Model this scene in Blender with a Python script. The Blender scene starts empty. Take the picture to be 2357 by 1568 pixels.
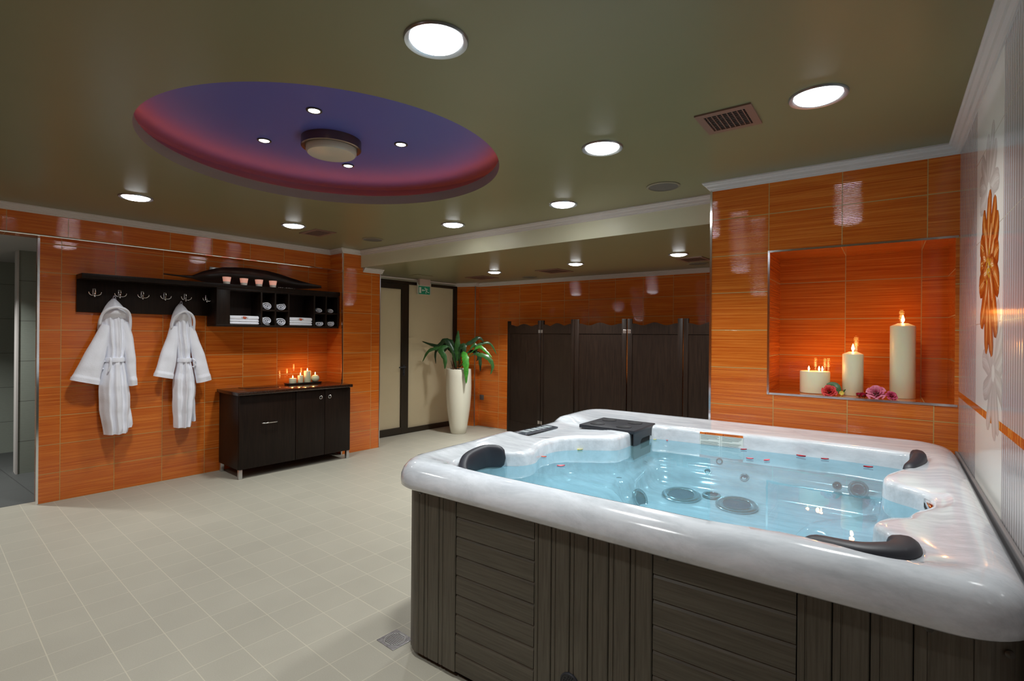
import bpy, bmesh, math, random
from mathutils import Vector, Matrix
from math import sin, cos, pi, sqrt, atan2, radians
random.seed(7)
S = bpy.context.scene
COL = S.collection
# ------------------------------------------------------------------ camera
H = 1.49                                   # eye height
TB = radians(36.2)                         # heading, left of +Y
cam_d = bpy.data.cameras.new('camera')
cam_d.sensor_width = 36.0
cam_d.lens = 36.0 * 1178.5 / 2357.0
cam_d.shift_y = -12.5 / 2357.0
cam_d.clip_start = 0.02
cam = bpy.data.objects.new('camera', cam_d)
COL.objects.link(cam)
cam.matrix_world = (Matrix.Translation((0, 0, H)) @ Matrix.Rotation(TB, 4, 'Z') @
                    Matrix.Rotation(pi / 2, 4, 'X') @ Matrix.Rotation(radians(0.478), 4, 'Z'))
S.camera = cam
# ------------------------------------------------------------------ world, exposure, light levels
S.view_settings.view_transform = 'Standard'
S.view_settings.look = 'None'
S.view_settings.gamma = 1.0
S.view_settings.exposure = 0.0
S.view_settings.use_curve_mapping = False
W = bpy.data.worlds.new('world'); S.world = W
W.use_nodes = True
W.node_tree.nodes['Background'].inputs[0].default_value = (0.9, 0.95, 1, 1)
W.node_tree.nodes['Background'].inputs[1].default_value = 0.0
LAMP_W = 11.4                              # each big downlight
LAMP_COL = (0.97, 0.985, 0.97)
LAMP_SPREAD = radians(118)
DISC = 24.0                                 # glow of the lamp glass
LED_W = 8.5
CANDLE_W = 0.32
# ------------------------------------------------------------------ frames
D = radians(4.13)                          # the left half of the room is turned by this angle
CD, SD = cos(D), sin(D)
def a2w(x, y, z=0.0):                      # left-frame point -> world
    return Vector((x * CD + y * SD, -x * SD + y * CD, z))
ZC, ZL = 2.54, 2.332                       # main ceiling, low ceiling

# ------------------------------------------------------------------ helpers
def fin(o, label=None, cat=None, group=None, kind=None):
    if label: o['label'] = label
    if cat: o['category'] = cat
    if group: o['group'] = group
    if kind: o['kind'] = kind
    return o

def thing(name, label, cat, loc=(0, 0, 0), rz=0.0, group=None):
    o = bpy.data.objects.new(name, None); COL.objects.link(o)
    o.empty_display_size = 0.05
    o.location = loc; o.rotation_euler = (0, 0, rz)
    return fin(o, label, cat, group)

class MB:
    """collects geometry for ONE mesh object"""
    def __init__(s): s.v = []; s.f = []; s.uv = []; s.m = []; s.mats = []
    def add(s, vs, fs, mi=0, uvs=None):
        b = len(s.v); s.v += [tuple(p) for p in vs]
        for i, f in enumerate(fs):
            s.f.append([b + k for k in f]); s.m.append(mi)
            s.uv.append(uvs[i] if uvs else None)
        return s
    def quad(s, a, b, c, d, mi=0, uv=None):
        return s.add([a, b, c, d], [(0, 1, 2, 3)], mi, [uv] if uv else None)
    def box(s, x0, x1, y0, y1, z0, z1, mi=0, bev=0.0, M=None):
        if bev > 0:
            bm = bmesh.new(); bmesh.ops.create_cube(bm, size=1)
            for v in bm.verts:
                v.co = Vector(((x0 + x1) / 2 + v.co.x * (x1 - x0), (y0 + y1) / 2 + v.co.y * (y1 - y0), (z0 + z1) / 2 + v.co.z * (z1 - z0)))
            bmesh.ops.bevel(bm, geom=bm.edges[:], offset=bev, segments=2, affect='EDGES', profile=0.5)
            bm.verts.index_update()
            vs = [v.co.copy() for v in bm.verts]; fs = [[v.index for v in f.verts] for f in bm.faces]; bm.free()
        else:
            vs = [Vector(p) for p in ((x0, y0, z0), (x1, y0, z0), (x1, y1, z0), (x0, y1, z0), (x0, y0, z1), (x1, y0, z1), (x1, y1, z1), (x0, y1, z1))]
            fs = [(3, 2, 1, 0), (4, 5, 6, 7), (0, 1, 5, 4), (1, 2, 6, 5), (2, 3, 7, 6), (3, 0, 4, 7)]
        if M is not None: vs = [M @ v for v in vs]
        return s.add(vs, fs, mi)
    def loft(s, rings, close=True, cap0=False, cap1=False, mi=0):
        n = len(rings[0]); vs = [p for r in rings for p in r]; fs = []
        for i in range(len(rings) - 1):
            for k in range(n if close else n - 1):
                a = i * n + k; b = i * n + (k + 1) % n
                fs.append((a, b, b + n, a + n))
        if cap0: fs.append(tuple(reversed(range(n))))
        if cap1: fs.append(tuple((len(rings) - 1) * n + k for k in range(n)))
        return s.add(vs, fs, mi)
    def lathe(s, prof, c=(0, 0, 0), n=32, mi=0, axis='Z', cap0=False, cap1=False):
        rings = []
        for r, h in prof:
            ring = []
            for k in range(n):
                a = 2 * pi * k / n
                if axis == 'Z': p = (c[0] + r * cos(a), c[1] + r * sin(a), c[2] + h)
                elif axis == 'X': p = (c[0] + h, c[1] + r * cos(a), c[2] + r * sin(a))
                else: p = (c[0] + r * sin(a), c[1] + h, c[2] + r * cos(a))
                ring.append(p)
            rings.append(ring)
        return s.loft(rings, True, cap0, cap1, mi)
    def tube(s, pts, r, n=8, mi=0, cap=True):
        pts = [Vector(p) for p in pts]; rings = []
        up = Vector((0, 0, 1))
        for i, p in enumerate(pts):
            t = (pts[min(i + 1, len(pts) - 1)] - pts[max(i - 1, 0)]).normalized()
            if abs(t.dot(up)) > 0.95: up = Vector((1, 0, 0))
            u = t.cross(up).normalized(); w = u.cross(t).normalized(); up = w
            rr = r[i] if isinstance(r, (list, tuple)) else r
            rings.append([p + u * (rr * cos(2 * pi * k / n)) + w * (rr * sin(2 * pi * k / n)) for k in range(n)])
        return s.loft(rings, True, cap, cap, mi)
    def prism(s, poly, z0, z1, mi=0):       # poly in plan
        n = len(poly)
        vs = [(p[0], p[1], z0) for p in poly] + [(p[0], p[1], z1) for p in poly]
        fs = [tuple(reversed(range(n))), tuple(range(n, 2 * n))] + [(i, (i + 1) % n, n + (i + 1) % n, n + i) for i in range(n)]
        return s.add(vs, fs, mi)
    def ball(s, c, r, n=12, m=8, mi=0, sz=1.0):
        prof = [(r * sin(pi * i / m), -r * sz * cos(pi * i / m)) for i in range(m + 1)]
        prof[0] = (1e-4, prof[0][1]); prof[-1] = (1e-4, prof[-1][1])
        return s.lathe(prof, c, n, mi)
    def build(s, name, mats, parent=None, smooth=None, loc=None, fixn=True):
        me = bpy.data.meshes.new(name)
        me.from_pydata(s.v, [], s.f)
        mats = mats if isinstance(mats, (list, tuple)) else [mats]
        for m in mats: me.materials.append(m)
        for p, mi in zip(me.polygons, s.m): p.material_index = mi
        if any(u for u in s.uv):
            ul = me.uv_layers.new(name='UVMap')
            for p, u in zip(me.polygons, s.uv):
                if u:
                    for li, q in zip(p.loop_indices, u): ul.data[li].uv = q
        if fixn:
            bm = bmesh.new(); bm.from_mesh(me); bmesh.ops.recalc_face_normals(bm, faces=bm.faces[:]); bm.to_mesh(me); bm.free()
        if smooth is not None:
            me.polygons.foreach_set('use_smooth', [True] * len(me.polygons))
            me.set_sharp_from_angle(angle=radians(smooth))
        me.update()
        o = bpy.data.objects.new(name, me); COL.objects.link(o)
        if parent: o.parent = parent
        if loc: o.location = loc
        return o

def struct(name, mb, mats, smooth=None, label=None):
    return fin(mb.build(name, mats, None, smooth, fixn=False), label, kind='structure')

def copy_tree(o, parent=None):
    c = o.copy(); COL.objects.link(c)
    if parent: c.parent = parent
    for ch in list(o.children): copy_tree(ch, c)
    return c

def spline(pts, n, closed=False):
    """Catmull-Rom through the points"""
    P = [Vector(p) for p in pts]; m = len(P); out = []
    segs = m if closed else m - 1
    for i in range(n):
        u = i * segs / (n if closed else n - 1)
        k = min(int(u), segs - 1); t = u - k
        g = (lambda j: P[j % m]) if closed else (lambda j: P[max(0, min(m - 1, j))])
        a, b, c, d = g(k - 1), g(k), g(k + 1), g(k + 2)
        out.append(0.5 * ((2 * b) + (c - a) * t + (2 * a - 5 * b + 4 * c - d) * t * t + (3 * b - a - 3 * c + d) * t ** 3))
    return out

def lerp(tab, x):
    if x <= tab[0][0]: return tab[0][1]
    for (a, b), (c, d) in zip(tab, tab[1:]):
        if x <= c: return b + (d - b) * (x - a) / (c - a)
    return tab[-1][1]
def sstep(a, b, x):
    t = max(0, min(1, (x - a) / (b - a))); return t * t * (3 - 2 * t)

# ------------------------------------------------------------------ materials
class NT:
    def __init__(s, name):
        s.mat = bpy.data.materials.new(name); s.mat.use_nodes = True
        s.t = s.mat.node_tree; s.b = s.t.nodes['Principled BSDF']; s.out = s.t.nodes['Material Output']
    def n(s, ty, **kw):
        nd = s.t.nodes.new('ShaderNode' + ty)
        for k, v in kw.items():
            if hasattr(nd, k): setattr(nd, k, v)
        return nd
    def link(s, a, b): s.t.links.new(a, b)
    def math(s, op, a, b=None, c=None):
        nd = s.n('Math', operation=op)
        for i, q in enumerate((a, b, c)):
            if q is None: continue
            if isinstance(q, (int, float)): nd.inputs[i].default_value = q
            else: s.link(q, nd.inputs[i])
        return nd.outputs[0]
    def set(s, **kw):
        for k, v in kw.items(): s.b.inputs[k.replace('_', ' ')].default_value = v
        return s
    def ramp(s, fac, stops):
        r = s.n('ValToRGB'); e = r.color_ramp.elements
        while len(e) < len(stops): e.new(0.5)
        for el, (p, c) in zip(e, stops): el.position = p; el.color = (*c, 1)
        s.link(fac, r.inputs[0]); return r.outputs[0]
    def noise(s, vec, scale, detail=3, rough=0.55):
        nd = s.n('TexNoise'); nd.inputs['Scale'].default_value = scale; nd.inputs['Detail'].default_value = detail
        nd.inputs['Roughness'].default_value = rough
        if vec is not None: s.link(vec, nd.inputs['Vector'])
        return nd.outputs['Fac']
    def mapv(s, vec, scale=(1, 1, 1), loc=(0, 0, 0)):
        m = s.n('Mapping'); m.inputs['Scale'].default_value = scale; m.inputs['Location'].default_value = loc
        s.link(vec, m.inputs['Vector']); return m.outputs[0]
    def bump(s, h, strength, dist):
        b = s.n('Bump'); b.inputs['Strength'].default_value = strength; b.inputs['Distance'].default_value = dist
        s.link(h, b.inputs['Height']); s.link(b.outputs[0], s.b.inputs['Normal']); return b
    def mix(s, fac, a, b):
        m = s.n('MixRGB')
        for i, q in enumerate((fac, a, b)):
            if isinstance(q, (int, float)): m.inputs[i].default_value = q
            elif isinstance(q, tuple): m.inputs[i].default_value = (*q, 1)
            else: s.link(q, m.inputs[i])
        return m.outputs[0]

def plain(name, col, rough=0.5, metal=0.0, spec=0.5, emit=None, estr=0.0, coat=0.0, var=0.0, vscale=30):
    m = NT(name)
    m.set(Base_Color=(*col, 1), Roughness=rough, Metallic=metal)
    m.b.inputs['Specular IOR Level'].default_value = spec
    if emit: m.b.inputs['Emission Color'].default_value = (*emit, 1); m.b.inputs['Emission Strength'].default_value = estr
    if coat: m.b.inputs['Coat Weight'].default_value = coat; m.b.inputs['Coat Roughness'].default_value = 0.03
    if var:
        tc = m.n('TexCoord')
        f = m.noise(tc.outputs['Object'], vscale, 4)
        m.link(m.ramp(f, [(0.3, tuple(c * (1 - var) for c in col)), (0.7, tuple(min(1, c * (1 + var)) for c in col))]), m.b.inputs['Base Color'])
    return m.mat

def grid_mask(m, u, v, wu, wv):
    fu = m.math('FRACT', u); fv = m.math('FRACT', v)
    du = m.math('MINIMUM', fu, m.math('SUBTRACT', 1.0, fu)); dv = m.math('MINIMUM', fv, m.math('SUBTRACT', 1.0, fv))
    return m.math('MAXIMUM', m.math('LESS_THAN', du, wu), m.math('LESS_THAN', dv, wv))

def tile_mat(name, dark, mid, light, grout=(0.46, 0.31, 0.10), streak=88.0, rough=0.03, ribs=True):
    m = NT(name); tc = m.n('TexCoord'); sp = m.n('SeparateXYZ'); m.link(tc.outputs['UV'], sp.inputs[0])
    u, v = sp.outputs[0], sp.outputs[1]
    g = grid_mask(m, u, v, 0.0055, 0.0095)
    tid = m.math('ADD', m.math('MULTIPLY', m.math('FLOOR', u), 3.7), m.math('MULTIPLY', m.math('FLOOR', v), 11.3))
    cb = m.n('CombineXYZ'); m.link(m.math('MULTIPLY', u, 0.9), cb.inputs[0]); m.link(m.math('MULTIPLY', v, streak), cb.inputs[1]); m.link(tid, cb.inputs[2])
    f1 = m.noise(cb.outputs[0], 1.0, 3, 0.65)
    cb2 = m.n('CombineXYZ'); m.link(m.math('MULTIPLY', u, 0.35), cb2.inputs[0]); m.link(m.math('MULTIPLY', v, streak * 0.22), cb2.inputs[1]); m.link(tid, cb2.inputs[2])
    f2 = m.noise(cb2.outputs[0], 1.0, 2, 0.5)
    f = m.math('ADD', m.math('MULTIPLY', f1, 0.68), m.math('MULTIPLY', f2, 0.32))
    c = m.ramp(f, [(0.36, dark), (0.5, mid), (0.66, light)])
    m.link(m.mix(g, c, grout), m.b.inputs['Base Color'])
    m.link(m.math('ADD', m.math('MULTIPLY', g, 0.5), rough), m.b.inputs['Roughness'])
    h = m.math('SUBTRACT', m.math('MULTIPLY', m.math('SINE', m.math('MULTIPLY', v, 2 * pi * 26)), 0.5 if ribs else 0.0), m.math('MULTIPLY', g, 4.0))
    m.bump(h, 0.35, 0.0006)
    m.b.inputs['Specular IOR Level'].default_value = 0.55
    return m.mat

def wood_mat(name, dark, light, grain=(60, 60, 3), rough=0.42, bump=0.15):
    m = NT(name); tc = m.n('TexCoord')
    f = m.noise(m.mapv(tc.outputs['Object'], grain), 1.0, 4, 0.6)
    m.link(m.ramp(f, [(0.3, dark), (0.7, light)]), m.b.inputs['Base Color'])
    m.set(Roughness=rough); m.bump(f, bump, 0.001)
    return m.mat

ORANGE = tile_mat('orange_striped_tile', (0.44, 0.070, 0.009), (0.60, 0.138, 0.016), (0.76, 0.25, 0.040))
WENGE = wood_mat('wenge_wood', (0.0068, 0.0033, 0.0020), (0.0175, 0.0092, 0.0055), (90, 90, 4), 0.42, 0.1)
WENGE.node_tree.nodes['Principled BSDF'].inputs['Specular IOR Level'].default_value = 0.22
WENGE_GLOSS = wood_mat('polished_wenge', (0.018, 0.008, 0.005), (0.036, 0.017, 0.011), (6, 90, 90), 0.16, 0.03)
BOWL = wood_mat('carved_dark_wood', (0.008, 0.004, 0.004), (0.028, 0.012, 0.010), (60, 5, 60), 0.35, 0.2)
SKIRT_V = wood_mat('grey_brown_plank', (0.064, 0.056, 0.040), (0.118, 0.106, 0.080), (140, 140, 5), 0.5, 0.35)
SKIRT_H = wood_mat('grey_brown_slat', (0.064, 0.056, 0.040), (0.114, 0.102, 0.077), (5, 140, 140), 0.5, 0.35)
CHROME = plain('chrome', (0.82, 0.83, 0.85), 0.12, 1.0)
ALU = plain('brushed_aluminium', (0.62, 0.63, 0.64), 0.32, 1.0)
BRONZE = plain('bronze_painted_aluminium', (0.030, 0.022, 0.014), 0.38, 0.3)
BLACKP = plain('black_plastic', (0.018, 0.020, 0.026), 0.45, var=0.15, vscale=200)
DARKHOLE = plain('dark_void', (0.004, 0.004, 0.004), 0.9)
WHITEP = plain('white_plaster', (0.58, 0.54, 0.51), 0.55)
CREAM = plain('glossy_cream_lacquer', (0.72, 0.70, 0.58), 0.16, coat=0.4)
WAX = plain('cream_wax', (0.80, 0.80, 0.56), 0.35)
WAX_NT = WAX.node_tree.nodes['Principled BSDF']
WAX_NT.inputs['Subsurface Weight'].default_value = 0.35
WAX_NT.inputs['Subsurface Radius'].default_value = (0.03, 0.015, 0.006)
WAX_NT.inputs['Subsurface Scale'].default_value = 0.6
FLAME = plain('candle_flame', (1, 0.8, 0.4), 0.5, emit=(1.0, 0.72, 0.30), estr=22)
WICK = plain('charred_wick', (0.02, 0.015, 0.01), 0.9)
GREYP = plain('grey_plastic', (0.16, 0.15, 0.15), 0.5)
VENT = plain('brown_grille_metal', (0.22, 0.13, 0.10), 0.4, 0.2)
SPEAKER = plain('speaker_mesh', (0.10, 0.09, 0.075), 0.7, var=0.3, vscale=600)
LAMPRING = plain('satin_lamp_ring', (0.40, 0.43, 0.46), 0.3, 0.9)
LAMPGLASS = plain('lit_lamp_glass', (1, 1, 1), 0.4, emit=(0.95, 0.98, 1.0), estr=DISC)
SPOTGLASS = plain('lit_spot_glass', (1, 1, 1), 0.4, emit=(1.0, 0.90, 0.86), estr=7)
REDLED = plain('red_led_strip', (1, 0.1, 0.05), 0.5, emit=(1.0, 0.15, 0.02), estr=LED_W)
OPAL = plain('opal_glass', (0.50, 0.47, 0.38), 0.25)

def cloth_mat():
    m = NT('white_terry_cloth'); tc = m.n('TexCoord')
    f = m.noise(tc.outputs['Object'], 260, 2); f2 = m.noise(tc.outputs['Object'], 18, 3)
    m.set(Base_Color=(0.86, 0.88, 0.96, 1), Roughness=0.95)
    m.b.inputs['Sheen Weight'].default_value = 0.3
    m.bump(m.math('ADD', f, m.math('MULTIPLY', f2, 1.5)), 0.5, 0.004)
    return m.mat
CLOTH = cloth_mat()

def ceil_mat(name, col, rough=0.32, spec=0.35):
    m = NT(name); tc = m.n('TexCoord')
    f = m.noise(tc.outputs['Object'], 3, 2)
    m.link(m.ramp(f, [(0.3, tuple(c * 0.97 for c in col)), (0.7, col)]), m.b.inputs['Base Color'])
    m.set(Roughness=rough); m.b.inputs['Specular IOR Level'].default_value = spec
    return m.mat
CEIL = ceil_mat('khaki_ceiling_paint', (0.205, 0.190, 0.100))
BEAM = ceil_mat('pale_beam_paint', (0.70, 0.68, 0.50), 0.4)
BLUE = ceil_mat('blue_violet_paint', (0.080, 0.092, 0.33), 0.4)
LIPM = ceil_mat('taupe_lip_paint', (0.34, 0.27, 0.22), 0.5)

def floor_mat(name, col, grout, gw):
    m = NT(name); tc = m.n('TexCoord'); sp = m.n('SeparateXYZ'); m.link(tc.outputs['UV'], sp.inputs[0])
    u, v = sp.outputs[0], sp.outputs[1]
    g = grid_mask(m, u, v, gw, gw)
    wn = m.n('TexWhiteNoise'); cb = m.n('CombineXYZ'); m.link(m.math('FLOOR', u), cb.inputs[0]); m.link(m.math('FLOOR', v), cb.inputs[1]); m.link(cb.outputs[0], wn.inputs['Vector'])
    f = m.noise(tc.outputs['UV'], 40, 4, 0.7); f2 = m.noise(tc.outputs['UV'], 0.5, 3)
    t = m.math('ADD', m.math('MULTIPLY', f, 0.5), m.math('ADD', m.math('MULTIPLY', wn.outputs['Value'], 0.09), m.math('MULTIPLY', f2, 0.3)))
    c = m.ramp(t, [(0.25, tuple(k * 0.84 for k in col)), (0.75, tuple(k * 1.10 for k in col))])
    m.link(m.mix(g, c, grout), m.b.inputs['Base Color'])
    m.set(Roughness=0.5); m.bump(m.math('SUBTRACT', m.math('MULTIPLY', f, 0.15), g), 0.3, 0.001)
    return m.mat
FLOOR = floor_mat('beige_floor_tile', (0.37, 0.35, 0.285), (0.46, 0.43, 0.34), 0.010)
SLATE = floor_mat('dark_slate_tile', (0.075, 0.078, 0.075), (0.04, 0.04, 0.04), 0.006)
GREYTILE = floor_mat('grey_wall_tile', (0.30, 0.33, 0.28), (0.10, 0.10, 0.09), 0.006)

def acrylic():
    m = NT('pearl_white_acrylic'); tc = m.n('TexCoord')
    v = m.mapv(tc.outputs['Object'], (2.0, 9.0, 6.0)); v2 = m.n('Vector Math' if False else 'VectorMath', operation='ADD')
    w = m.noise(tc.outputs['Object'], 1.3, 3)
    cb = m.n('CombineXYZ'); m.link(w, cb.inputs[0]); m.link(w, cb.inputs[1]); m.link(w, cb.inputs[2])
    m.link(v, v2.inputs[0]); m.link(cb.outputs[0], v2.inputs[1])
    f = m.noise(v2.outputs[0], 2.2, 6, 0.72)
    m.link(m.ramp(f, [(0.33, (0.48, 0.52, 0.56)), (0.6, (0.65, 0.69, 0.735))]), m.b.inputs['Base Color'])
    m.set(Roughness=0.12); m.b.inputs['Coat Weight'].default_value = 0.6; m.b.inputs['Coat Roughness'].default_value = 0.02
    return m.mat
ACRYL = acrylic()

def water_mat():
    m = NT('clear_pool_water'); t = m.t
    t.nodes.remove(m.b)
    tr = m.n('BsdfTransparent'); tr.inputs[0].default_value = (0.54, 0.74, 0.81, 1)
    df = m.n('BsdfDiffuse'); df.inputs[0].default_value = (0.42, 0.80, 0.90, 1)
    gl = m.n('BsdfGlossy'); gl.inputs[0].default_value = (1, 1, 1, 1); gl.inputs['Roughness'].default_value = 0.015
    fr = m.n('Fresnel'); fr.inputs[0].default_value = 1.30
    tc = m.n('TexCoord'); nz = m.noise(tc.outputs['Object'], 5, 2)
    bp = m.n('Bump'); bp.inputs['Strength'].default_value = 0.04; bp.inputs['Distance'].default_value = 0.02
    m.link(nz, bp.inputs['Height']); m.link(bp.outputs[0], gl.inputs['Normal']); m.link(bp.outputs[0], fr.inputs['Normal'])
    m1 = m.n('MixShader'); m1.inputs[0].default_value = 0.13; m.link(tr.outputs[0], m1.inputs[1]); m.link(df.outputs[0], m1.inputs[2])
    m2 = m.n('MixShader'); m.link(fr.outputs[0], m2.inputs[0]); m.link(m1.outputs[0], m2.inputs[1]); m.link(gl.outputs[0], m2.inputs[2])
    m.link(m2.outputs[0], m.out.inputs[0])
    return m.mat
WATER = water_mat()

def frosted():
    m = NT('frosted_glass'); tc = m.n('TexCoord')
    f = m.noise(tc.outputs['Object'], 1.2, 2)
    m.link(m.ramp(f, [(0.3, (0.60, 0.53, 0.38)), (0.7, (0.68, 0.61, 0.45))]), m.b.inputs['Base Color'])
    m.set(Roughness=0.16)
    tl_ = m.n('BsdfTranslucent'); tl_.inputs[0].default_value = (0.86, 0.80, 0.64, 1)
    mx = m.n('MixShader'); mx.inputs[0].default_value = 0.62; m.link(m.b.outputs[0], mx.inputs[1]); m.link(tl_.outputs[0], mx.inputs[2]); m.link(mx.outputs[0], m.out.inputs[0])
    return m.mat
FROST = frosted()

def ribbed():
    m = NT('white_ribbed_tile'); tc = m.n('TexCoord'); sp = m.n('SeparateXYZ'); m.link(tc.outputs['UV'], sp.inputs[0])
    g = m.math('LESS_THAN', m.math('FRACT', m.math('DIVIDE', m.math('SUBTRACT', sp.outputs[1], 0.169), 0.3455)), 0.008)
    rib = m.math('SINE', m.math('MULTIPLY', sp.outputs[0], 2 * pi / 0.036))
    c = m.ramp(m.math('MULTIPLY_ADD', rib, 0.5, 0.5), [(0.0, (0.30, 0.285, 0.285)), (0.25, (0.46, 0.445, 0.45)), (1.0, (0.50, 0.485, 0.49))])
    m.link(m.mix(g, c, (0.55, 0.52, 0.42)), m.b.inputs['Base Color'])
    m.set(Roughness=0.12); m.bump(rib, 0.25, 0.0012)
    return m.mat
RIBBED = ribbed()
def panel_mat():
    m = NT('smooth_white_tile'); tc = m.n('TexCoord'); sp = m.n('SeparateXYZ'); m.link(tc.outputs['UV'], sp.inputs[0])
    g = m.math('LESS_THAN', m.math('FRACT', m.math('DIVIDE', m.math('SUBTRACT', sp.outputs[1], 0.169), 0.3455)), 0.008)
    m.link(m.mix(g, (0.76, 0.75, 0.70), (0.45, 0.42, 0.32)), m.b.inputs['Base Color'])
    m.set(Roughness=0.10)
    return m.mat
PANEL = panel_mat()
def border_mat():
    m = NT('orange_mosaic_border'); tc = m.n('TexCoord')
    f = m.noise(m.mapv(tc.outputs['UV'], (55, 0.2, 1)), 1.0, 3, 0.7)
    m.link(m.ramp(f, [(0.34, (0.28, 0.02, 0.003)), (0.5, (0.55, 0.11, 0.008)), (0.66, (0.75, 0.36, 0.06))]), m.b.inputs['Base Color'])
    m.set(Roughness=0.15); return m.mat
BORDER = border_mat()

# ================================================================== THE SETTING
def wq(mb, p0, p1, z0, z1, uf, vf, mi=0):
    """vertical rectangle from plan point p0 to p1; uf(s) and vf(z) give tile units, s = metres from p0"""
    L = (Vector(p1[:2]) - Vector(p0[:2])).length
    mb.quad((p0[0], p0[1], z0), (p1[0], p1[1], z0), (p1[0], p1[1], z1), (p0[0], p0[1], z1), mi,
            [(uf(0), vf(z0)), (uf(L), vf(z0)), (uf(L), vf(z1)), (uf(0), vf(z1))])
V0 = lambda z: z / 0.25

# left wall (turned frame), with the end that makes the jamb of the shower passage
mb = MB()
A0, A1 = a2w(-5.945, 0.72), a2w(-6.03, 3.46)
wq(mb, A1, A0, 0, 2.32, lambda s: (3.46 - s - 0.866) / 0.388, V0)
wq(mb, A0, a2w(-6.09, 0.72), 0, 2.40, lambda s: 5.3 + s / 0.4, V0)
wq(mb, a2w(-6.09, 0.72), a2w(-6.09, 3.46), 0, 2.40, lambda s: s / 0.4, V0, 1)
wq(mb, a2w(-5.90, -0.35), a2w(-5.86, -1.75), 0, 2.32, lambda s: s / 0.4, V0)
wq(mb, a2w(-6.09, -0.35), a2w(-5.90, -0.35), 0, 2.40, lambda s: s / 0.4, V0)
struct('wall_left', mb, [ORANGE, GREYTILE], label='orange tiled left wall behind the robes')
# tiled soffit that overhangs the left wall
def sofx(y): return -5.864 - 0.033 * (y - 0.474)
mb = MB()
P, Q = a2w(sofx(3.46), 3.46), a2w(sofx(-1.75), -1.75)
wq(mb, P, Q, 2.305, ZC, lambda s: (3.46 - s - 0.9) / 0.39, lambda z: (z - 2.298) / 0.25)
Pb, Qb = a2w(-6.09, 3.46), a2w(-6.09, -1.75)
mb.quad((P.x, P.y, 2.305), (Pb.x, Pb.y, 2.305), (Qb.x, Qb.y, 2.305), (Q.x, Q.y, 2.305), 0,
        [((3.46 - 0.9) / 0.39, 0.1), ((3.46 - 0.9) / 0.39, 0.8), ((-1.75 - 0.9) / 0.39, 0.8), ((-1.75 - 0.9) / 0.39, 0.1)])
wq(mb, Qb, Pb, 2.305, ZC, lambda s: s / 0.4, V0)
struct('wall_left_soffit', mb, ORANGE, label='orange tiled soffit along the top of the left wall')
# pilaster at the end of the robe wall
mb = MB()
p = [a2w(-6.12, 3.455), a2w(-5.675, 3.455), a2w(-5.675, 4.0), a2w(-6.30, 4.0)]
wq(mb, p[1], p[0], 0, ZC, lambda s: 0.06 + s / 0.4, V0)
wq(mb, p[2], p[1], 0, ZC, lambda s: (4.0 - s - 3.87) / 0.4, V0)
wq(mb, p[3], p[2], 0, ZC, lambda s: 0.1 + s / 0.4, V0)
struct('wall_pilaster', mb, ORANGE, label='orange tiled pilaster beside the glass door')
# far wall of the alcove with its small corner return
mb = MB()
b = [a2w(-6.195, 5.86), Vector((-5.42, 6.385, 0)), Vector((-5.42, 6.472, 0)), Vector((0.42, 6.472, 0))]
wq(mb, b[1], b[0], 0, ZL, lambda s: 0.07 + s / 0.4, V0)
wq(mb, b[2], b[1], 0, ZL, lambda s: 0.3 + s / 0.4, V0)
wq(mb, b[3], b[2], 0, ZL, lambda s: (0.42 - s + 4.995) / 0.4, V0)
wq(mb, (0.42, 4.2, 0), b[3], 0, ZL, lambda s: s / 0.4, V0)
struct('wall_back', mb, ORANGE, label='orange tiled far wall behind the folding screen')
# niche wall
XN0, XR, YN = -0.975, 0.314, 3.64
NX0, NX1, NZ0, NZ1, NYB = -0.612, 0.297, 1.132, 2.037, 4.05
mb = MB()
un = lambda x: (x + 0.618) / 0.398
vn = lambda z: (z - 0.0355) / 0.25
def nq(x0, x1, z0, z1, un=un):
    mb.quad((x0, YN, z0), (x1, YN, z0), (x1, YN, z1), (x0, YN, z1), 0, [(un(x0), vn(z0)), (un(x1), vn(z0)), (un(x1), vn(z1)), (un(x0), vn(z1))])
nq(XN0, NX0, NZ0, ZC); nq(NX0, XR, NZ1, ZC); nq(NX1, XR, NZ0, NZ1); nq(XN0, XR, 0, NZ0, lambda x: (x + 0.585) / 0.398)
ub = lambda x: (x + 0.223) / 0.395
vb = lambda z: (z - 0.118) / 0.25
mb.quad((NX0, NYB, NZ0), (NX1, NYB, NZ0), (NX1, NYB, NZ1), (NX0, NYB, NZ1), 0, [(ub(NX0), vb(NZ0)), (ub(NX1), vb(NZ0)), (ub(NX1), vb(NZ1)), (ub(NX0), vb(NZ1))])
mb.quad((NX0, YN, NZ0), (NX0, NYB, NZ0), (NX0, NYB, NZ1), (NX0, YN, NZ1), 0, [(0.03, vb(NZ0)), (0.97, vb(NZ0)), (0.97, vb(NZ1)), (0.03, vb(NZ1))])
mb.quad((NX1, NYB, NZ0), (NX1, YN, NZ0), (NX1, YN, NZ1), (NX1, NYB, NZ1), 0, [(0.03, vb(NZ0)), (0.97, vb(NZ0)), (0.97, vb(NZ1)), (0.03, vb(NZ1))])
mb.quad((NX0, NYB, NZ1), (NX1, NYB, NZ1), (NX1, YN, NZ1), (NX0, YN, NZ1), 0, [(ub(NX0), 0.04), (ub(NX1), 0.04), (ub(NX1), 0.96), (ub(NX0), 0.96)])
mb.quad((NX0, YN, NZ0), (NX1, YN, NZ0), (NX1, NYB, NZ0), (NX0, NYB, NZ0), 0, [(ub(NX0), 0.04), (ub(NX1), 0.04), (ub(NX1), 0.96), (ub(NX0), 0.96)])
wq(mb, (XN0, 4.2, 0), (XN0, YN, 0), 0, ZC, lambda s: 0.05 + s / 0.6, V0)
wq(mb, (0.42, 4.2, 0), (XN0, 4.2, 0), 0, ZC, lambda s: s / 0.4, V0)
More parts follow.
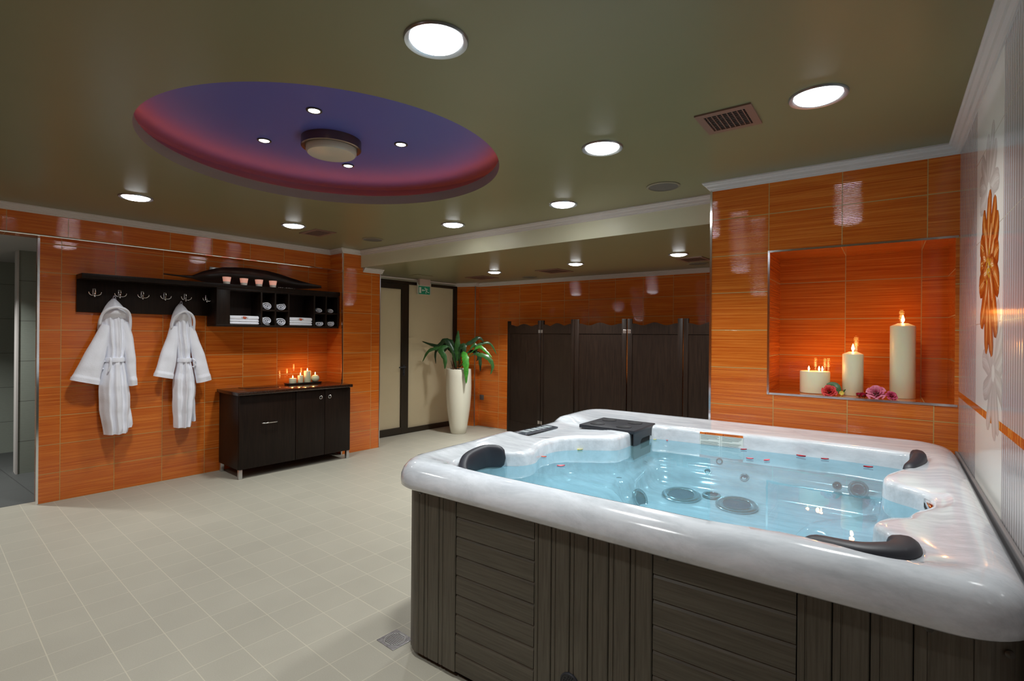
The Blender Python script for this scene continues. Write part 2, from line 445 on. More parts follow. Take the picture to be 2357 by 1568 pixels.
struct('wall_niche', mb, ORANGE, label='orange tiled wall with the candle niche')
# right wall: ribbed tile, smooth decor column, mosaic border
mb = MB()
YP0, YP1, ZB0, ZB1 = 2.362, 2.996, 1.177, 1.208
for y0, y1, mi in ((YP1, YN, 0), (YP0, YP1, 1), (-1.55, YP0, 0)):
    for z0, z1 in ((0, ZB0), (ZB1, ZC)):
        mb.quad((XR, y1, z0), (XR, y0, z0), (XR, y0, z1), (XR, y1, z1), mi, [(y1, z0), (y0, z0), (y0, z1), (y1, z1)])
mb.quad((XR, YN, ZB0), (XR, -1.55, ZB0), (XR, -1.55, ZB1), (XR, YN, ZB1), 2, [(YN, 0), (-1.55, 0), (-1.55, 1), (YN, 1)])
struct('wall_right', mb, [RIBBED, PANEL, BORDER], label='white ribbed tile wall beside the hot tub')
# wall behind the camera
mb = MB(); wq(mb, (XR, -1.55, 0), (-6.6, -1.55, 0), 0, ZC, lambda s: s / 0.4, V0)
struct('wall_front', mb, ORANGE)
# floors
def flr(name, pts, mat, uf, z=0.0):
    mb = MB(); mb.add([(q.x, q.y, z) for q in pts], [tuple(range(len(pts)))], 0, [[uf(q) for q in pts]])
    return struct(name, mb, mat)
def uA(q):
    x = q.x * CD - q.y * SD; y = q.x * SD + q.y * CD
    return ((x + 3.975) / 0.2072, (y - 0.622) / 0.2044)
flr('floor', [Vector((0.6, -1.7, 0)), Vector((0.6, 6.6, 0)), a2w(-6.25, 6.9), a2w(-6.25, 3.4), a2w(-6.06, 3.4), a2w(-6.06, -2.0)], FLOOR, uA)
flr('floor_shower', [a2w(-6.06, -1.0), a2w(-6.06, 2.6), a2w(-8.9, 2.6), a2w(-8.9, -1.0)], SLATE, lambda q: (q.x / 0.6, q.y / 0.6))
# shower passage seen through the opening on the left
mb = MB()
wq(mb, a2w(-7.36, 2.6), a2w(-7.36, 0.73), 0, 2.34, lambda s: 0.5 + s / 2.5, lambda z: z / 0.42 + 0.2)
wq(mb, a2w(-7.36, 0.73), a2w(-7.52, 0.73), 0, 2.34, lambda s: 0.3 + s / 1.0, lambda z: z / 0.42 + 0.2)
wq(mb, a2w(-7.52, 0.73), a2w(-7.52, 2.6), 0, 2.34, lambda s: s, lambda z: z / 0.42 + 0.2)
wq(mb, a2w(-8.76, 2.6), a2w(-8.76, -1.0), 0, 2.34, lambda s: 0.3 + s / 1.2, lambda z: z / 0.42 + 0.1)
wq(mb, a2w(-8.76, -1.0), a2w(-6.09, -1.0), 0, 2.34, lambda s: s, lambda z: z / 0.42)
wq(mb, a2w(-6.09, 2.6), a2w(-8.76, 2.6), 0, 2.34, lambda s: s, lambda z: z / 0.42)
struct('wall_shower', mb, GREYTILE, label='grey tiled walls of the shower passage')
flr('ceiling_shower', [a2w(-6.06, -1.0), a2w(-8.9, -1.0), a2w(-8.9, 2.6), a2w(-6.06, 2.6)], WHITEP, lambda q: (q.x, q.y), 2.33)
mb = MB(); Mz = Matrix.Rotation(-D, 4, 'Z')
mb.box(-7.525, -7.352, 0.722, 0.738, 0, 2.33, M=Mz)
struct('trim_shower_corner', mb, WHITEP, label='white corner bead of the shower pillar')

# main ceiling with the round recess
CC, CR = Vector((-2.735, 1.891, 0)), 1.003
LIP_T, DOME_Z, CAV = 2.607, 2.695, 1.13
def ring(r, z, n=128): return [(CC.x + r * cos(2 * pi * k / n), CC.y + r * sin(2 * pi * k / n), z) for k in range(n)]
def rect_ring(z, n=128, x0=-6.75, x1=0.6, y0=-1.75, y1=4.6):
    out = []
    for k in range(n):
        c, s = cos(2 * pi * k / n), sin(2 * pi * k / n)
        t = min(((x1 - CC.x) / c if c > 1e-9 else 1e9), ((x0 - CC.x) / c if c < -1e-9 else 1e9), ((y1 - CC.y) / s if s > 1e-9 else 1e9), ((y0 - CC.y) / s if s < -1e-9 else 1e9))
        out.append((CC.x + c * t, CC.y + s * t, z))
    return out
mb = MB(); mb.loft([ring(CR, ZC), rect_ring(ZC)]); mb.add([(-6.75, -1.75, ZC), (0.6, -1.75, ZC), (0.6, 4.6, ZC), (-6.75, 4.6, ZC)], [])
rr = rect_ring(ZC)
for cx, cy in ((-6.75, -1.75), (0.6, -1.75), (0.6, 4.6), (-6.75, 4.6)):
    best = sorted(range(128), key=lambda k: (rr[k][0] - cx) ** 2 + (rr[k][1] - cy) ** 2)[:2]
    mb.add([(cx, cy, ZC), rr[best[0]], rr[best[1]]], [(0, 1, 2)])
mb.loft([ring(CR, ZC), ring(CR, LIP_T), ring(CR + 0.012, LIP_T), ring(CR + 0.016, LIP_T - 0.016), ring(CAV, LIP_T - 0.016)], mi=1)
mb.loft([ring(CAV, LIP_T - 0.016), ring(CAV, DOME_Z - 0.045), ring(CAV - 0.008, DOME_Z - 0.022), ring(CAV - 0.012, DOME_Z - 0.01), ring(CAV - 0.04, DOME_Z)], mi=2)
mb.add(ring(CAV - 0.04, DOME_Z), [tuple(range(128))], 2)
struct('ceiling', mb, [CEIL, LIPM, BLUE], smooth=35, label='khaki ceiling with a round blue recess')
# beam and the lower ceiling of the alcove
def beamy(x): return 3.945 - 0.0375 * (x + 1.0)
mb = MB()
L, R_ = (-6.7, beamy(-6.7)), (0.6, beamy(0.6))
mb.quad((*R_, ZL), (*L, ZL), (*L, ZC), (*R_, ZC), 1)
mb.quad((*L, ZL), (*R_, ZL), (0.6, 6.7, ZL), (-6.7, 6.7, ZL), 0)
struct('ceiling_alcove', mb, [CEIL, BEAM], label='lower ceiling and pale beam over the alcove')

# crown mouldings
def crown(name, path, zc, w=0.052, h=0.056, label=None):
    prof = [(0.0, -h), (0.006, -h), (0.010, -h + 0.012), (0.022, -h + 0.016), (0.026, -h + 0.030), (0.040, -0.020), (0.044, -0.010), (w, -0.008), (w, 0.0)]
    P = [Vector(q[:2]) for q in path]; rings = []
    for i, q in enumerate(P):
        d0 = (q - P[i - 1]).normalized() if i else (P[1] - q).normalized()
        d1 = (P[i + 1] - q).normalized() if i < len(P) - 1 else d0
        n0, n1 = Vector((d0.y, -d0.x)), Vector((d1.y, -d1.x))
        m = (n0 + n1).normalized(); m = m / max(0.3, m.dot(n0))
        rings.append([(q.x + m.x * a, q.y + m.y * a, zc + z) for a, z in prof])
    mb = MB(); mb.loft(rings, close=False)
    n = len(prof)
    mb.add(rings[0] + [(P[0].x, P[0].y, zc)], [tuple(range(n + 1))]); mb.add(rings[-1] + [(P[-1].x, P[-1].y, zc)], [tuple(range(n + 1))])
    return struct(name, mb, WHITEP, smooth=25, label=label)
pb = a2w(-5.675, 3.72)
crown('trim_crown', [Q, P + Vector((0, 0, 0)), a2w(-5.675, 3.455), (pb.x, beamy(pb.x)), (XN0, beamy(XN0)), (XN0, YN), (XR, YN), (XR, -1.5)], ZC, label='white crown moulding around the main ceiling')
crown('trim_crown_alcove', [b[0], b[1], b[2], (0.4, 6.472)], ZL, label='white crown moulding on the far wall')
crown('trim_crown_pilaster', [(a2w(-5.675, 3.74)), a2w(-5.675, 4.03)], ZL, label='short white moulding on the pilaster')
mb = MB(); mb.tube([a2w(-6.17, 4.0, ZL - 0.012), a2w(-6.17, 5.86, ZL - 0.012)], 0.012, 6); struct('trim_door_head', mb, WHITEP)

# unseen corridor box added behind the glass door to backlight its frosted panes
mb = MB(); cq = [a2w(-6.26, 3.95), a2w(-7.7, 3.95), a2w(-7.7, 6.1), a2w(-6.26, 6.1)]
for i in range(3): wq(mb, cq[i], cq[i + 1], 0, 2.42, lambda s: s, lambda z: z)
mb.add([(q.x, q.y, 2.41) for q in cq], [(0, 1, 2, 3)]); mb.add([(q.x, q.y, 0.0) for q in cq], [(3, 2, 1, 0)])
struct('wall_corridor_added', mb, WHITEP, label='plain unseen corridor added behind the frosted glass door to backlight it')
# metal edge trims
def vbar(name, p, z0, z1, r=0.006, mat=ALU):
    mb = MB(); mb.box(p[0] - r, p[0] + r, p[1] - r, p[1] + r, z0, z1); return struct(name, mb, mat)
vbar('trim_edge_passage', a2w(-5.942, 0.716), 0.0, 2.305, 0.008, CHROME)
vbar('trim_edge_pilaster', a2w(-5.672, 3.452), 0.0, ZC - 0.055, 0.006, CHROME)
vbar('trim_edge_pilaster_far', a2w(-5.674, 4.0), 0, ZL - 0.05, 0.005)
vbar('trim_edge_return', (-5.417, 6.382), 0, ZL - 0.05, 0.006)
vbar('trim_edge_niche_wall', (XN0 - 0.001, YN - 0.001), 0, ZC - 0.055, 0.007, CHROME)
mb = MB(); mb.tube([P + Vector((0, 0, 2.305)), Q + Vector((0, 0, 2.305))], 0.007, 6); struct('trim_edge_soffit', mb, CHROME)
mb = MB()
mb.box(NX0 - 0.010, NX0 + 0.002, YN - 0.004, YN + 0.01, NZ0 - 0.010, NZ1 + 0.010)
mb.box(NX0, XR - 0.004, YN - 0.004, YN + 0.01, NZ0 - 0.010, NZ0 + 0.003)
mb.box(NX0, XR - 0.004, YN - 0.004, YN + 0.01, NZ1 - 0.002, NZ1 + 0.010)
struct('trim_niche', mb, CHROME, label='metal edging of the candle niche')
mb = MB(); mb.box(0.300, XR - 0.001, -1.4, YN - 0.002, 0.83, 0.885, bev=0.004)
struct('trim_splash_rail', mb, GREYP, label='grey rail on the wall beside the hot tub')

# ------------------------------------------------------------------ glass door
def door():
    r = fin(thing('door_1', None, None, a2w(-6.195, 4.0), -D), 'frosted glass door and side panel in a dark bronze frame', kind='structure')
    # local: x towards the room, y along the wall from the pilaster
    T = 2.283
    f = MB()
    f.box(-0.05, 0.02, 0.0, 1.87, T - 0.045, T, bev=0.003); f.box(-0.05, 0.02, 1.785, 1.87, 0, T, bev=0.003)
    f.box(-0.05, 0.02, 0.815, 0.872, 0, T, bev=0.003); f.box(-0.05, 0.02, 0.872, 1.79, 0, 0.078, bev=0.003); f.box(-0.05, 0.02, -0.2, 0.02, 0, T, bev=0.003)
    f.build('frame', BRONZE, r)
    l = MB()
    l.box(-0.04, 0.03, 0.735, 0.812, 0.008, T - 0.05, bev=0.004); l.box(-0.04, 0.03, 0.03, 0.735, T - 0.125, T - 0.05, bev=0.004)
    l.box(-0.04, 0.03, 0.03, 0.735, 0.008, 0.105, bev=0.004); l.box(-0.04, 0.03, -0.05, 0.06, 0.008, T - 0.05, bev=0.004)
    leaf = l.build('door_leaf', BRONZE, r)
    g = MB(); g.box(-0.012, 0.0, 0.05, 0.74, 0.10, T - 0.12); g.build('pane', FROST, leaf)
    g = MB(); g.box(-0.012, 0.0, 0.868, 1.79, 0.07, T - 0.042); g.build('pane', FROST, r)
    h = MB()
    h.tube([(0.03, 0.775, 1.0), (0.075, 0.775, 1.0)], 0.009); h.tube([(0.072, 0.785, 1.0), (0.072, 0.66, 1.0)], 0.009)
    h.box(0.03, 0.037, 0.758, 0.792, 0.87, 1.03, bev=0.003)
    h.lathe([(0.009, 0), (0.009, 0.012), (0.001, 0.012)], (0.037, 0.775, 0.90), 10, axis='X')
    h.build('handle', BLACKP, leaf)
door()

# ================================================================== LAMPS AND CEILING FITTINGS
def make_downlight(label, x, y, z, r=0.115, w=LAMP_W, group='round recessed downlights'):
    t = thing('downlight', label, 'ceiling lamp', (x, y, z), 0, group)
    mb = MB(); mb.lathe([(r, 0.0), (r, -0.004), (r * 0.97, -0.010), (r * 0.86, -0.008), (r * 0.80, -0.003), (r * 0.80, 0.0)], (0, 0, 0), 40)
    mb.build('trim_ring', LAMPRING, t, 40)
    mb = MB(); mb.lathe([(r * 0.80, -0.002), (r * 0.74, -0.010), (r * 0.6, -0.017), (r * 0.3, -0.022), (0.001, -0.0235)], (0, 0, 0), 40)
    mb.build('diffuser', LAMPGLASS, t, 40)
    ld = bpy.data.lights.new('downlight_light', 'AREA'); ld.shape = 'DISK'; ld.size = r * 1.55
    ld.energy = w; ld.color = LAMP_COL; ld.spread = LAMP_SPREAD
    lo = bpy.data.objects.new('downlight_light', ld); COL.objects.link(lo); lo.parent = t; lo.location = (0, 0, -0.026)
    return t
for lab, x, y in (
    ('large round downlight nearest the camera, right of the blue recess', -1.303, 1.308),
    ('round downlight over the hot tub near the niche wall', -0.248, 2.575),
    ('round downlight between the near downlight and the ceiling speaker', -1.288, 2.597),
    ('round downlight just in front of the pale beam, left of the round speaker', -2.094, 3.537),
    ('round downlight just in front of the pale beam, below the blue recess', -3.345, 3.604),
    ('round downlight beside the dark square vent above the hat shelf', -4.665, 2.761),
    ('round downlight left of the blue recess, above the bathrobes', -4.726, 1.483)):
    make_downlight(lab, x, y, ZC)
for lab, x, y in (
    ('small downlight in the alcove ceiling nearest the exit sign', -4.233, 5.373),
    ('small downlight in the middle of the alcove ceiling', -2.942, 5.268),
    ('small downlight in the alcove ceiling nearest the niche wall', -1.722, 5.222)):
    make_downlight(lab, x, y, ZL, 0.10, LAMP_W * 2.2)
for x, y in ((-3.6, 0.15), (-1.35, 0.05)):
    make_downlight('round downlight behind the camera', x, y, ZC)
make_downlight('added unseen downlight behind the glass door, backlighting its frosted panes', *a2w(-7.0, 4.7)[:2], 2.4, 0.10, LAMP_W * 11.0)  # unseen lamp added behind the door to brighten its frosted glass
make_downlight('round downlight inside the shower passage', *a2w(-7.0, 0.0)[:2], 2.33, 0.08, LAMP_W * 2.6)

# lights of the blue recess
def make_spot(label, x, y):
    t = thing('spotlight', label, 'ceiling lamp', (x, y, DOME_Z), 0, 'small spotlights in the blue recess')
    mb = MB(); mb.lathe([(0.042, 0), (0.042, -0.004), (0.036, -0.007), (0.030, -0.004)], (0, 0, 0), 24); mb.build('trim_ring', BRONZE, t, 40)
    mb = MB(); mb.lathe([(0.030, -0.004), (0.015, -0.010), (0.001, -0.012)], (0, 0, 0), 24); mb.build('diffuser', SPOTGLASS, t, 40)
for lab, x, y in (('small spotlight at the top of the blue recess, nearest the camera', -2.503, 1.594), ('small spotlight left of the round ceiling lamp', -3.148, 1.662),
                  ('small spotlight right of the round ceiling lamp', -2.494, 2.198), ('small spotlight just below the round ceiling lamp', -3.121, 2.260)):
    make_spot(lab, x, y)
t = thing('ceiling_lamp', 'round drum ceiling lamp with opal glass in the middle of the blue recess', 'ceiling lamp', (-2.80, 1.905, DOME_Z))
mb = MB(); mb.lathe([(0.178, 0), (0.178, -0.052), (0.172, -0.056), (0.155, -0.054), (0.150, -0.045)], (0, 0, 0), 48); mb.build('metal_drum', plain('dull_copper', (0.20, 0.14, 0.11), 0.25, 0.9), t, 35)
mb = MB(); mb.lathe([(0.150, -0.045), (0.150, -0.078), (0.140, -0.090), (0.09, -0.096), (0.001, -0.098)], (0, 0, 0), 48); mb.build('glass_shade', OPAL, t, 40)
mb = MB(); n = 96
for k in range(0, n):
    a = 2 * pi * k / n
mb.loft([[(CC.x + (1.085 + 0.007 * cos(q)) * cos(2 * pi * k / n), CC.y + (1.085 + 0.007 * cos(q)) * sin(2 * pi * k / n), LIP_T - 0.008 + 0.007 * sin(q)) for k in range(n)] for q in [2 * pi * i / 6 for i in range(7)]])
fin(mb.build('led_strip', REDLED, None, 60), 'glowing red light strip behind the lip of the round recess', 'light strip')

def make_vent(label, c, rz, z, sx=0.25, sy=0.25, deep=False):
    t = thing('ceiling_vent', label, 'vent', (c[0], c[1], z), rz, 'square ceiling vents')
    hx, hy, b_ = sx / 2, sy / 2, 0.034
    mb = MB()
    for q in ((-hx, hx, -hy, -hy + b_), (-hx, hx, hy - b_, hy), (-hx, -hx + b_, -hy + b_, hy - b_), (hx - b_, hx, -hy + b_, hy - b_)):
        mb.box(*q, -0.008, 0)
    mb.build('frame', VENT, t)
    mb = MB(); mb.box(-hx + b_, hx - b_, -hy + b_, hy - b_, -0.0015, -0.0005); mb.build('duct', DARKHOLE, t)
    mb = MB(); n = 8
    for i in range(n):
        x = -hx + b_ + (i + 0.5) * (sx - 2 * b_) / n
        mb.box(x - 0.002, x + 0.002, -hy + b_, hy - b_, -0.007, -0.002)
    for i in range(9):
        y = -hy + b_ + (i + 0.5) * (sy - 2 * b_) / 9
        mb.box(-hx + b_, hx - b_, y - 0.0012, y + 0.0012, -0.004, -0.002)
    mb.build('slats', VENT, t)
make_vent('brown square ceiling vent between two downlights above the hot tub', (-0.622, 2.602), 0.0, ZC, 0.25, 0.26)
make_vent('dark ceiling vent beside the downlight above the hat shelf', (-4.785, 3.10), -D, ZC, 0.34, 0.23)
make_vent('ceiling vent in the alcove nearest the exit sign', (-4.80, 5.80), -D, ZL, 0.36, 0.34)
make_vent('ceiling vent in the alcove above the left panels of the screen', (-3.50, 5.70), -D, ZL, 0.36, 0.36)
make_vent('ceiling vent in the alcove next to the niche wall', (-1.695, 5.65), -D, ZL, 0.28, 0.30)
def make_speaker(label, x, y, z, r=0.115):
    t = thing('ceiling_speaker', label, 'speaker', (x, y, z), 0, 'round ceiling speakers')
    mb = MB(); mb.lathe([(r, 0), (r, -0.005), (r * 0.9, -0.009), (r * 0.86, -0.006)], (0, 0, 0), 36); mb.build('rim', plain('olive_rim', (0.20, 0.17, 0.11), 0.5), t, 40)
    mb = MB(); mb.lathe([(r * 0.87, -0.004), (r * 0.5, -0.008), (0.001, -0.009)], (0, 0, 0), 36); mb.build('grille', SPEAKER, t, 40)
make_speaker('round speaker in the main ceiling near the niche wall', -1.268, 3.512, ZC)
make_speaker('round speaker in the main ceiling beside the pilaster', -4.609, 3.667, ZC)
make_speaker('round speaker in the alcove ceiling between two vents', -4.185, 6.127, ZL)
make_speaker('round speaker in the alcove ceiling next to the niche wall', -1.75, 5.99, ZL)
c = a2w(-5.75, 4.75)
mb = MB(); mb.box(-0.09, 0.09, -0.14, 0.14, -0.006, 0, bev=0.002)
o = fin(mb.build('access_panel', CEIL, None, loc=(c.x, c.y, ZL)), 'small flush panel in the alcove ceiling above the exit sign', 'access panel'); o.rotation_euler = (0, 0, -D)

# exit sign
def exit_sign():
    t = thing('exit_sign', 'green emergency exit sign with a running figure hanging before the glass door', 'exit sign', a2w(-6.10, 5.097, ZL), -D)
    mb = MB(); mb.box(-0.03, 0.03, -0.105, 0.105, -0.10, 0, bev=0.006); mb.build('housing', plain('white_housing', (0.62, 0.48, 0.42), 0.5), t)
    mb = MB(); mb.box(-0.004, 0.004, -0.118, 0.118, -0.235, -0.085, bev=0.001)
    for s in (-1, 1): mb.box(-0.007, 0.007, s * 0.128 - 0.006, s * 0.128 + 0.006, -0.235, -0.055)
    mb.build('acrylic_plate', plain('pale_acrylic', (0.62, 0.62, 0.55), 0.2), t)
    mb = MB(); mb.box(0.0045, 0.0065, -0.110, 0.110, -0.230, -0.108)
    g = mb.build('green_panel', plain('exit_green', (0.004, 0.13, 0.065), 0.35, emit=(0.004, 0.13, 0.065), estr=0.25), t)
    mb = MB(); X = 0.0072
    def pl(pts): mb.add([(X, (y - 110) / 1000, -0.108 - z / 1000) for y, z in pts], [tuple(range(len(pts)))])
    pl([(10, 18), (50, 18), (50, 106), (10, 106)])
    pl([(60, 62), (84, 42), (84, 55), (118, 55), (118, 69), (84, 69), (84, 82)])
    pl([(124 + 10 * cos(a * pi / 5), 28 + 10 * sin(a * pi / 5)) for a in range(10)])
    def limb(a, b_, w):
        d = Vector((b_[0] - a[0], b_[1] - a[1])).normalized(); n_ = Vector((-d.y, d.x)) * w / 2
        pl([(a[0] + n_.x, a[1] + n_.y), (b_[0] + n_.x, b_[1] + n_.y), (b_[0] - n_.x, b_[1] - n_.y), (a[0] - n_.x, a[1] - n_.y)])
    limb((134, 34), (158, 66), 17); limb((138, 40), (164, 36), 9); limb((164, 36), (182, 56), 8); limb((142, 44), (122, 66), 8)
    limb((152, 66), (176, 88), 11); limb((176, 88), (206, 90), 10); limb((154, 66), (140, 88), 11); limb((140, 88), (142, 112), 10)
    mb.build('pictogram', plain('exit_white', (0.75, 0.75, 0.68), 0.4), g)
exit_sign()

# ================================================================== HOT TUB
TUB = thing('hot_tub', 'large white whirlpool tub with grey brown plank sides standing in the corner', 'hot tub', (-0.79, 2.57, 0))
TX0, TX1, TY0, TY1 = -1.865, 0.297, 1.565, 3.585
TC = Vector((-0.72, 2.42, 0))
def ray_poly(poly, a):
    d = Vector((cos(a), sin(a))); best = None
    for i in range(len(poly)):
        p, q = poly[i], poly[(i + 1) % len(poly)]
        e = Vector((q[0] - p[0], q[1] - p[1])); w_ = Vector((p[0] - TC.x, p[1] - TC.y))
        den = d.x * e.y - d.y * e.x
        if abs(den) < 1e-12: continue
        t = (w_.x * e.y - w_.y * e.x) / den; u = (w_.x * d.y - w_.y * d.x) / den
        if t > 0 and -1e-9 <= u <= 1 + 1e-9 and (best is None or t < best): best = t
    return best
def rrect(x0, x1, y0, y1, r, n=14):
    out = []
    for cx, cy, a0 in ((x1 - r, y1 - r, 0), (x0 + r, y1 - r, pi / 2), (x0 + r, y0 + r, pi), (x1 - r, y0 + r, 1.5 * pi)):
        out += [(cx + r * cos(a0 + pi / 2 * i / n), cy + r * sin(a0 + pi / 2 * i / n)) for i in range(n + 1)]
    return out
C1 = spline([(-1.45, 1.685), (-1.28, 1.68), (-0.90, 1.69), (-0.63, 1.695), (-0.46, 1.695), (-0.37, 1.708), (-0.315, 1.722), (-0.25, 1.735), (-0.17, 1.715), (-0.08, 1.69), (0.0, 1.695), (0.055, 1.74),
             (0.065, 1.81), (0.03, 1.875), (-0.01, 1.93), (-0.03, 2.00), (0.0, 2.075), (0.05, 2.12), (0.075, 2.20), (0.125, 2.30), (0.135, 2.40), (0.10, 2.47), (0.04, 2.515), (-0.003, 2.57), (-0.005, 2.66),
             (0.03, 2.76), (0.075, 2.86), (0.12, 2.97), (0.13, 3.08), (0.09, 3.16), (0.02, 3.185), (-0.10, 3.198), (-0.30, 3.20), (-0.65, 3.18), (-0.90, 3.165), (-1.13, 3.15), (-1.205, 3.10), (-1.215, 2.95),
             (-1.22, 2.75), (-1.245, 2.67), (-1.36, 2.59), (-1.45, 2.51), (-1.49, 2.41), (-1.475, 2.27), (-1.435, 2.16), (-1.455, 2.07), (-1.53, 2.015), (-1.595, 1.965), (-1.615, 1.87), (-1.585, 1.765), (-1.53, 1.705)], 360, True)
C1 = [(p.x, p.y) for p in [Vector((q[0], q[1], 0)) if len(q) < 3 else q for q in C1]] if len(C1[0]) > 2 else [(p[0], p[1]) for p in C1]
NA = 400
ANG = [2 * pi * k / NA for k in range(NA)]
R1 = [ray_poly(C1, a) for a in ANG]
def tub_ring(off, z, rad):
    P_ = rrect(TX0 + off, TX1 - off, TY0 + off, TY1 - off, max(0.02, rad - off * 0.6))
    return [ray_poly(P_, a) for a in ANG]
def rise(y): return 0.022 * sstep(1.75, 3.45, y)
def dip(x, y, z):
    if z > 0.8: z += rise(y)
    if x < -1.50: z -= 0.026 * sstep(2.40, 2.50, y) * (1 - sstep(2.98, 3.06, y)) * sstep(-1.50, -1.62, x)
    return z
def pol(rs, z, usedip=True):
    out = []
    for a, r_ in zip(ANG, rs):
        x, y = TC.x + r_ * cos(a), TC.y + r_ * sin(a)
        zz = z
        out.append((x - TUB.location.x, y - TUB.location.y, dip(x, y, zz) if (usedip or zz > 0.86) else zz))
    return out
rings = []
for off, z in ((0.055, 0.800), (0.012, 0.798), (0.002, 0.806), (0.0, 0.825), (0.002, 0.850), (0.012, 0.876), (0.030, 0.899), (0.052, 0.913), (0.078, 0.920), (0.100, 0.921), (0.120, 0.918)):
    rs = tub_ring(off, z, 0.17)
    rs = [max(r_, q + 0.055) for r_, q in zip(rs, R1)]
    rings.append(pol(rs, z))
lastr = [max(r_, q + 0.050) for r_, q in zip(tub_ring(0.13, 0, 0.17), R1)]
rings.append(pol([q + (r_ - q) * 0.75 + 0.004 for r_, q in zip(lastr, R1)], 0.910))
rings.append(pol([q + 0.028 + (r_ - q) * 0.08 for r_, q in zip(lastr, R1)], 0.907))
for dr, z in ((0.014, 0.904), (0.004, 0.896), (0.0, 0.884), (-0.004, 0.84), (-0.012, 0.77)):
    rings.append(pol([q + dr for q in R1], z, False))
def bench(a):                              # seat width by direction
    d = math.degrees(a) % 360
    return lerp([(0, 0.24), (25, 0.20), (45, 0.03), (130, 0.03), (157, 0.03), (176, 0.30), (225, 0.26), (250, 0.16), (300, 0.16), (330, 0.24), (360, 0.24)], d)
BW = [bench(a) for a in ANG]
for dr, k, z in ((-0.022, 0.0, 0.722), (-0.045, 0.08, 0.706), (-0.055, 0.55, 0.700), (-0.060, 0.92, 0.690), (-0.075, 1.0, 0.664), (-0.088, 1.06, 0.628), (-0.115, 1.10, 0.603), (-0.15, 1.12, 0.594)):
    rings.append(pol([q + dr - k * w_ for q, w_ in zip(R1, BW)], z, False))
for k, z in ((0.7, 0.586), (0.4, 0.578), (0.1, 0.575)):
    rings.append(pol([(q - 0.15 - 1.12 * w_) * k for q, w_ in zip(R1, BW)], z, False))
mb = MB(); mb.loft(rings); mb.add(rings[-1], [tuple(range(NA))])
mb.build('shell', ACRYL, TUB, 60)
def tl(p): return (p[0] - TUB.location.x, p[1] - TUB.location.y, p[2])
# skirt
SX0, SX1, SY0, SY1, SR = -1.842, 0.285, 1.648, 3.56, 0.11
mb = MB(); P_ = rrect(SX0 + 0.03, SX1 - 0.03, SY0 + 0.03, SY1 - 0.03, SR)
mb.loft([[tl((x, y, z)) for x, y in P_] for z in (0.0, 0.795)]); mb.build('base_frame', DARKHOLE, TUB)
def plank(mb, x0, x1, z0, z1, th=0.016, g=0.0012):
    """vertical plank on the front face with softened long edges"""
    y = SY0
    prof = [(x0 + g, y + th), (x0 + g, y + 0.003), (x0 + g + 0.003, y), (x0 + (x1 - x0) * 0.22, y), (x0 + (x1 - x0) * 0.24, y + 0.003), (x0 + (x1 - x0) * 0.27, y + 0.003), (x0 + (x1 - x0) * 0.30, y), (x1 - g - 0.003, y), (x1 - g, y + 0.003), (x1 - g, y + th)]
    mb.prism([tl((a, b_, 0))[:2] for a, b_ in prof], z0, z1)
def vpanel(xs, name='plank_panel'):
    mb = MB()
    for a, b_ in zip(xs, xs[1:]): plank(mb, a, b_, 0.028, 0.795)
    return mb.build(name, SKIRT_V, TUB, 30)
vpanel([-1.735, -1.69, -1.60, -1.50]); vpanel([-1.092, -1.015, -0.935, -0.86, -0.78, -0.70, -0.622]); vpanel([-0.20, -0.115, -0.03, 0.06, 0.177])
def spanel(x0, x1):
    mb = MB(); z = 0.03; h_ = 0.0840
    while z < 0.78:
        z1 = min(z + h_, 0.795); y = SY0 + 0.004
        prof = [(y + 0.012, z), (y + 0.001, z), (y - 0.001, z + 0.004), (y, z1 - 0.012), (y + 0.0055, z1 - 0.003), (y + 0.012, z1)]
        mb.loft([[tl((x, yy, zz)) for yy, zz in prof] for x in (x0 + 0.002, x1 - 0.002)], cap0=True, cap1=True)
        z = z1
    mb.box(x0 + 0.002 - TUB.location.x, x1 - 0.002 - TUB.location.x, SY0 + 0.016 - TUB.location.y, SY0 + 0.02 - TUB.location.y, 0.03, 0.795)
    return mb.build('slat_panel', SKIRT_H, TUB, 30)
spanel(-1.50, -1.092); spanel(-0.622, -0.20)
# rounded corner posts and the left side
def corner(cx, cy, a0, a1):
    mb = MB(); n = 14; o_, i_ = [], []
    for k in range(n + 1):
        a = a0 + (a1 - a0) * k / n
        rr = SR + (0.0 if k not in (4, 9) else -0.003)
        o_.append(tl((cx + rr * cos(a), cy + rr * sin(a), 0))[:2]); i_.append(tl((cx + (SR - 0.015) * cos(a), cy + (SR - 0.015) * sin(a), 0))[:2])
    mb.prism(o_ + i_[::-1], 0.028, 0.795); return mb.build('corner_post', SKIRT_V, TUB, 30)
corner(SX0 + SR, SY0 + SR, pi, 1.5 * pi); corner(SX1 - SR, SY0 + SR, 1.5 * pi, 2 * pi)
mb = MB()
for i in range(20):
    y0 = SY0 + SR + i * 0.087; mb.box(SX0 - TUB.location.x, SX0 + 0.016 - TUB.location.x, y0 + 0.0015 - TUB.location.y, y0 + 0.0855 - TUB.location.y, 0.028, 0.795, bev=0.003)
mb.build('plank_panel', SKIRT_V, TUB, 30)
SCREW = plain('brown_screw_cap', (0.045, 0.038, 0.028), 0.35)
for x, z in ((-1.715, 0.768), (-1.728, 0.40), (-1.124, 0.772), (-0.576, 0.766), (0.090, 0.768), (0.238, 0.752)):
    yy = SY0 - (0.001 if -1.72 < x < 0.17 else -0.012)
    mb = MB(); mb.lathe([(0.0095, 0.003), (0.0095, -0.003), (0.006, -0.0055), (0.001, -0.006)], tl((x, yy, z)), 14, axis='Y'); mb.build('screw_cap', SCREW, TUB, 40)
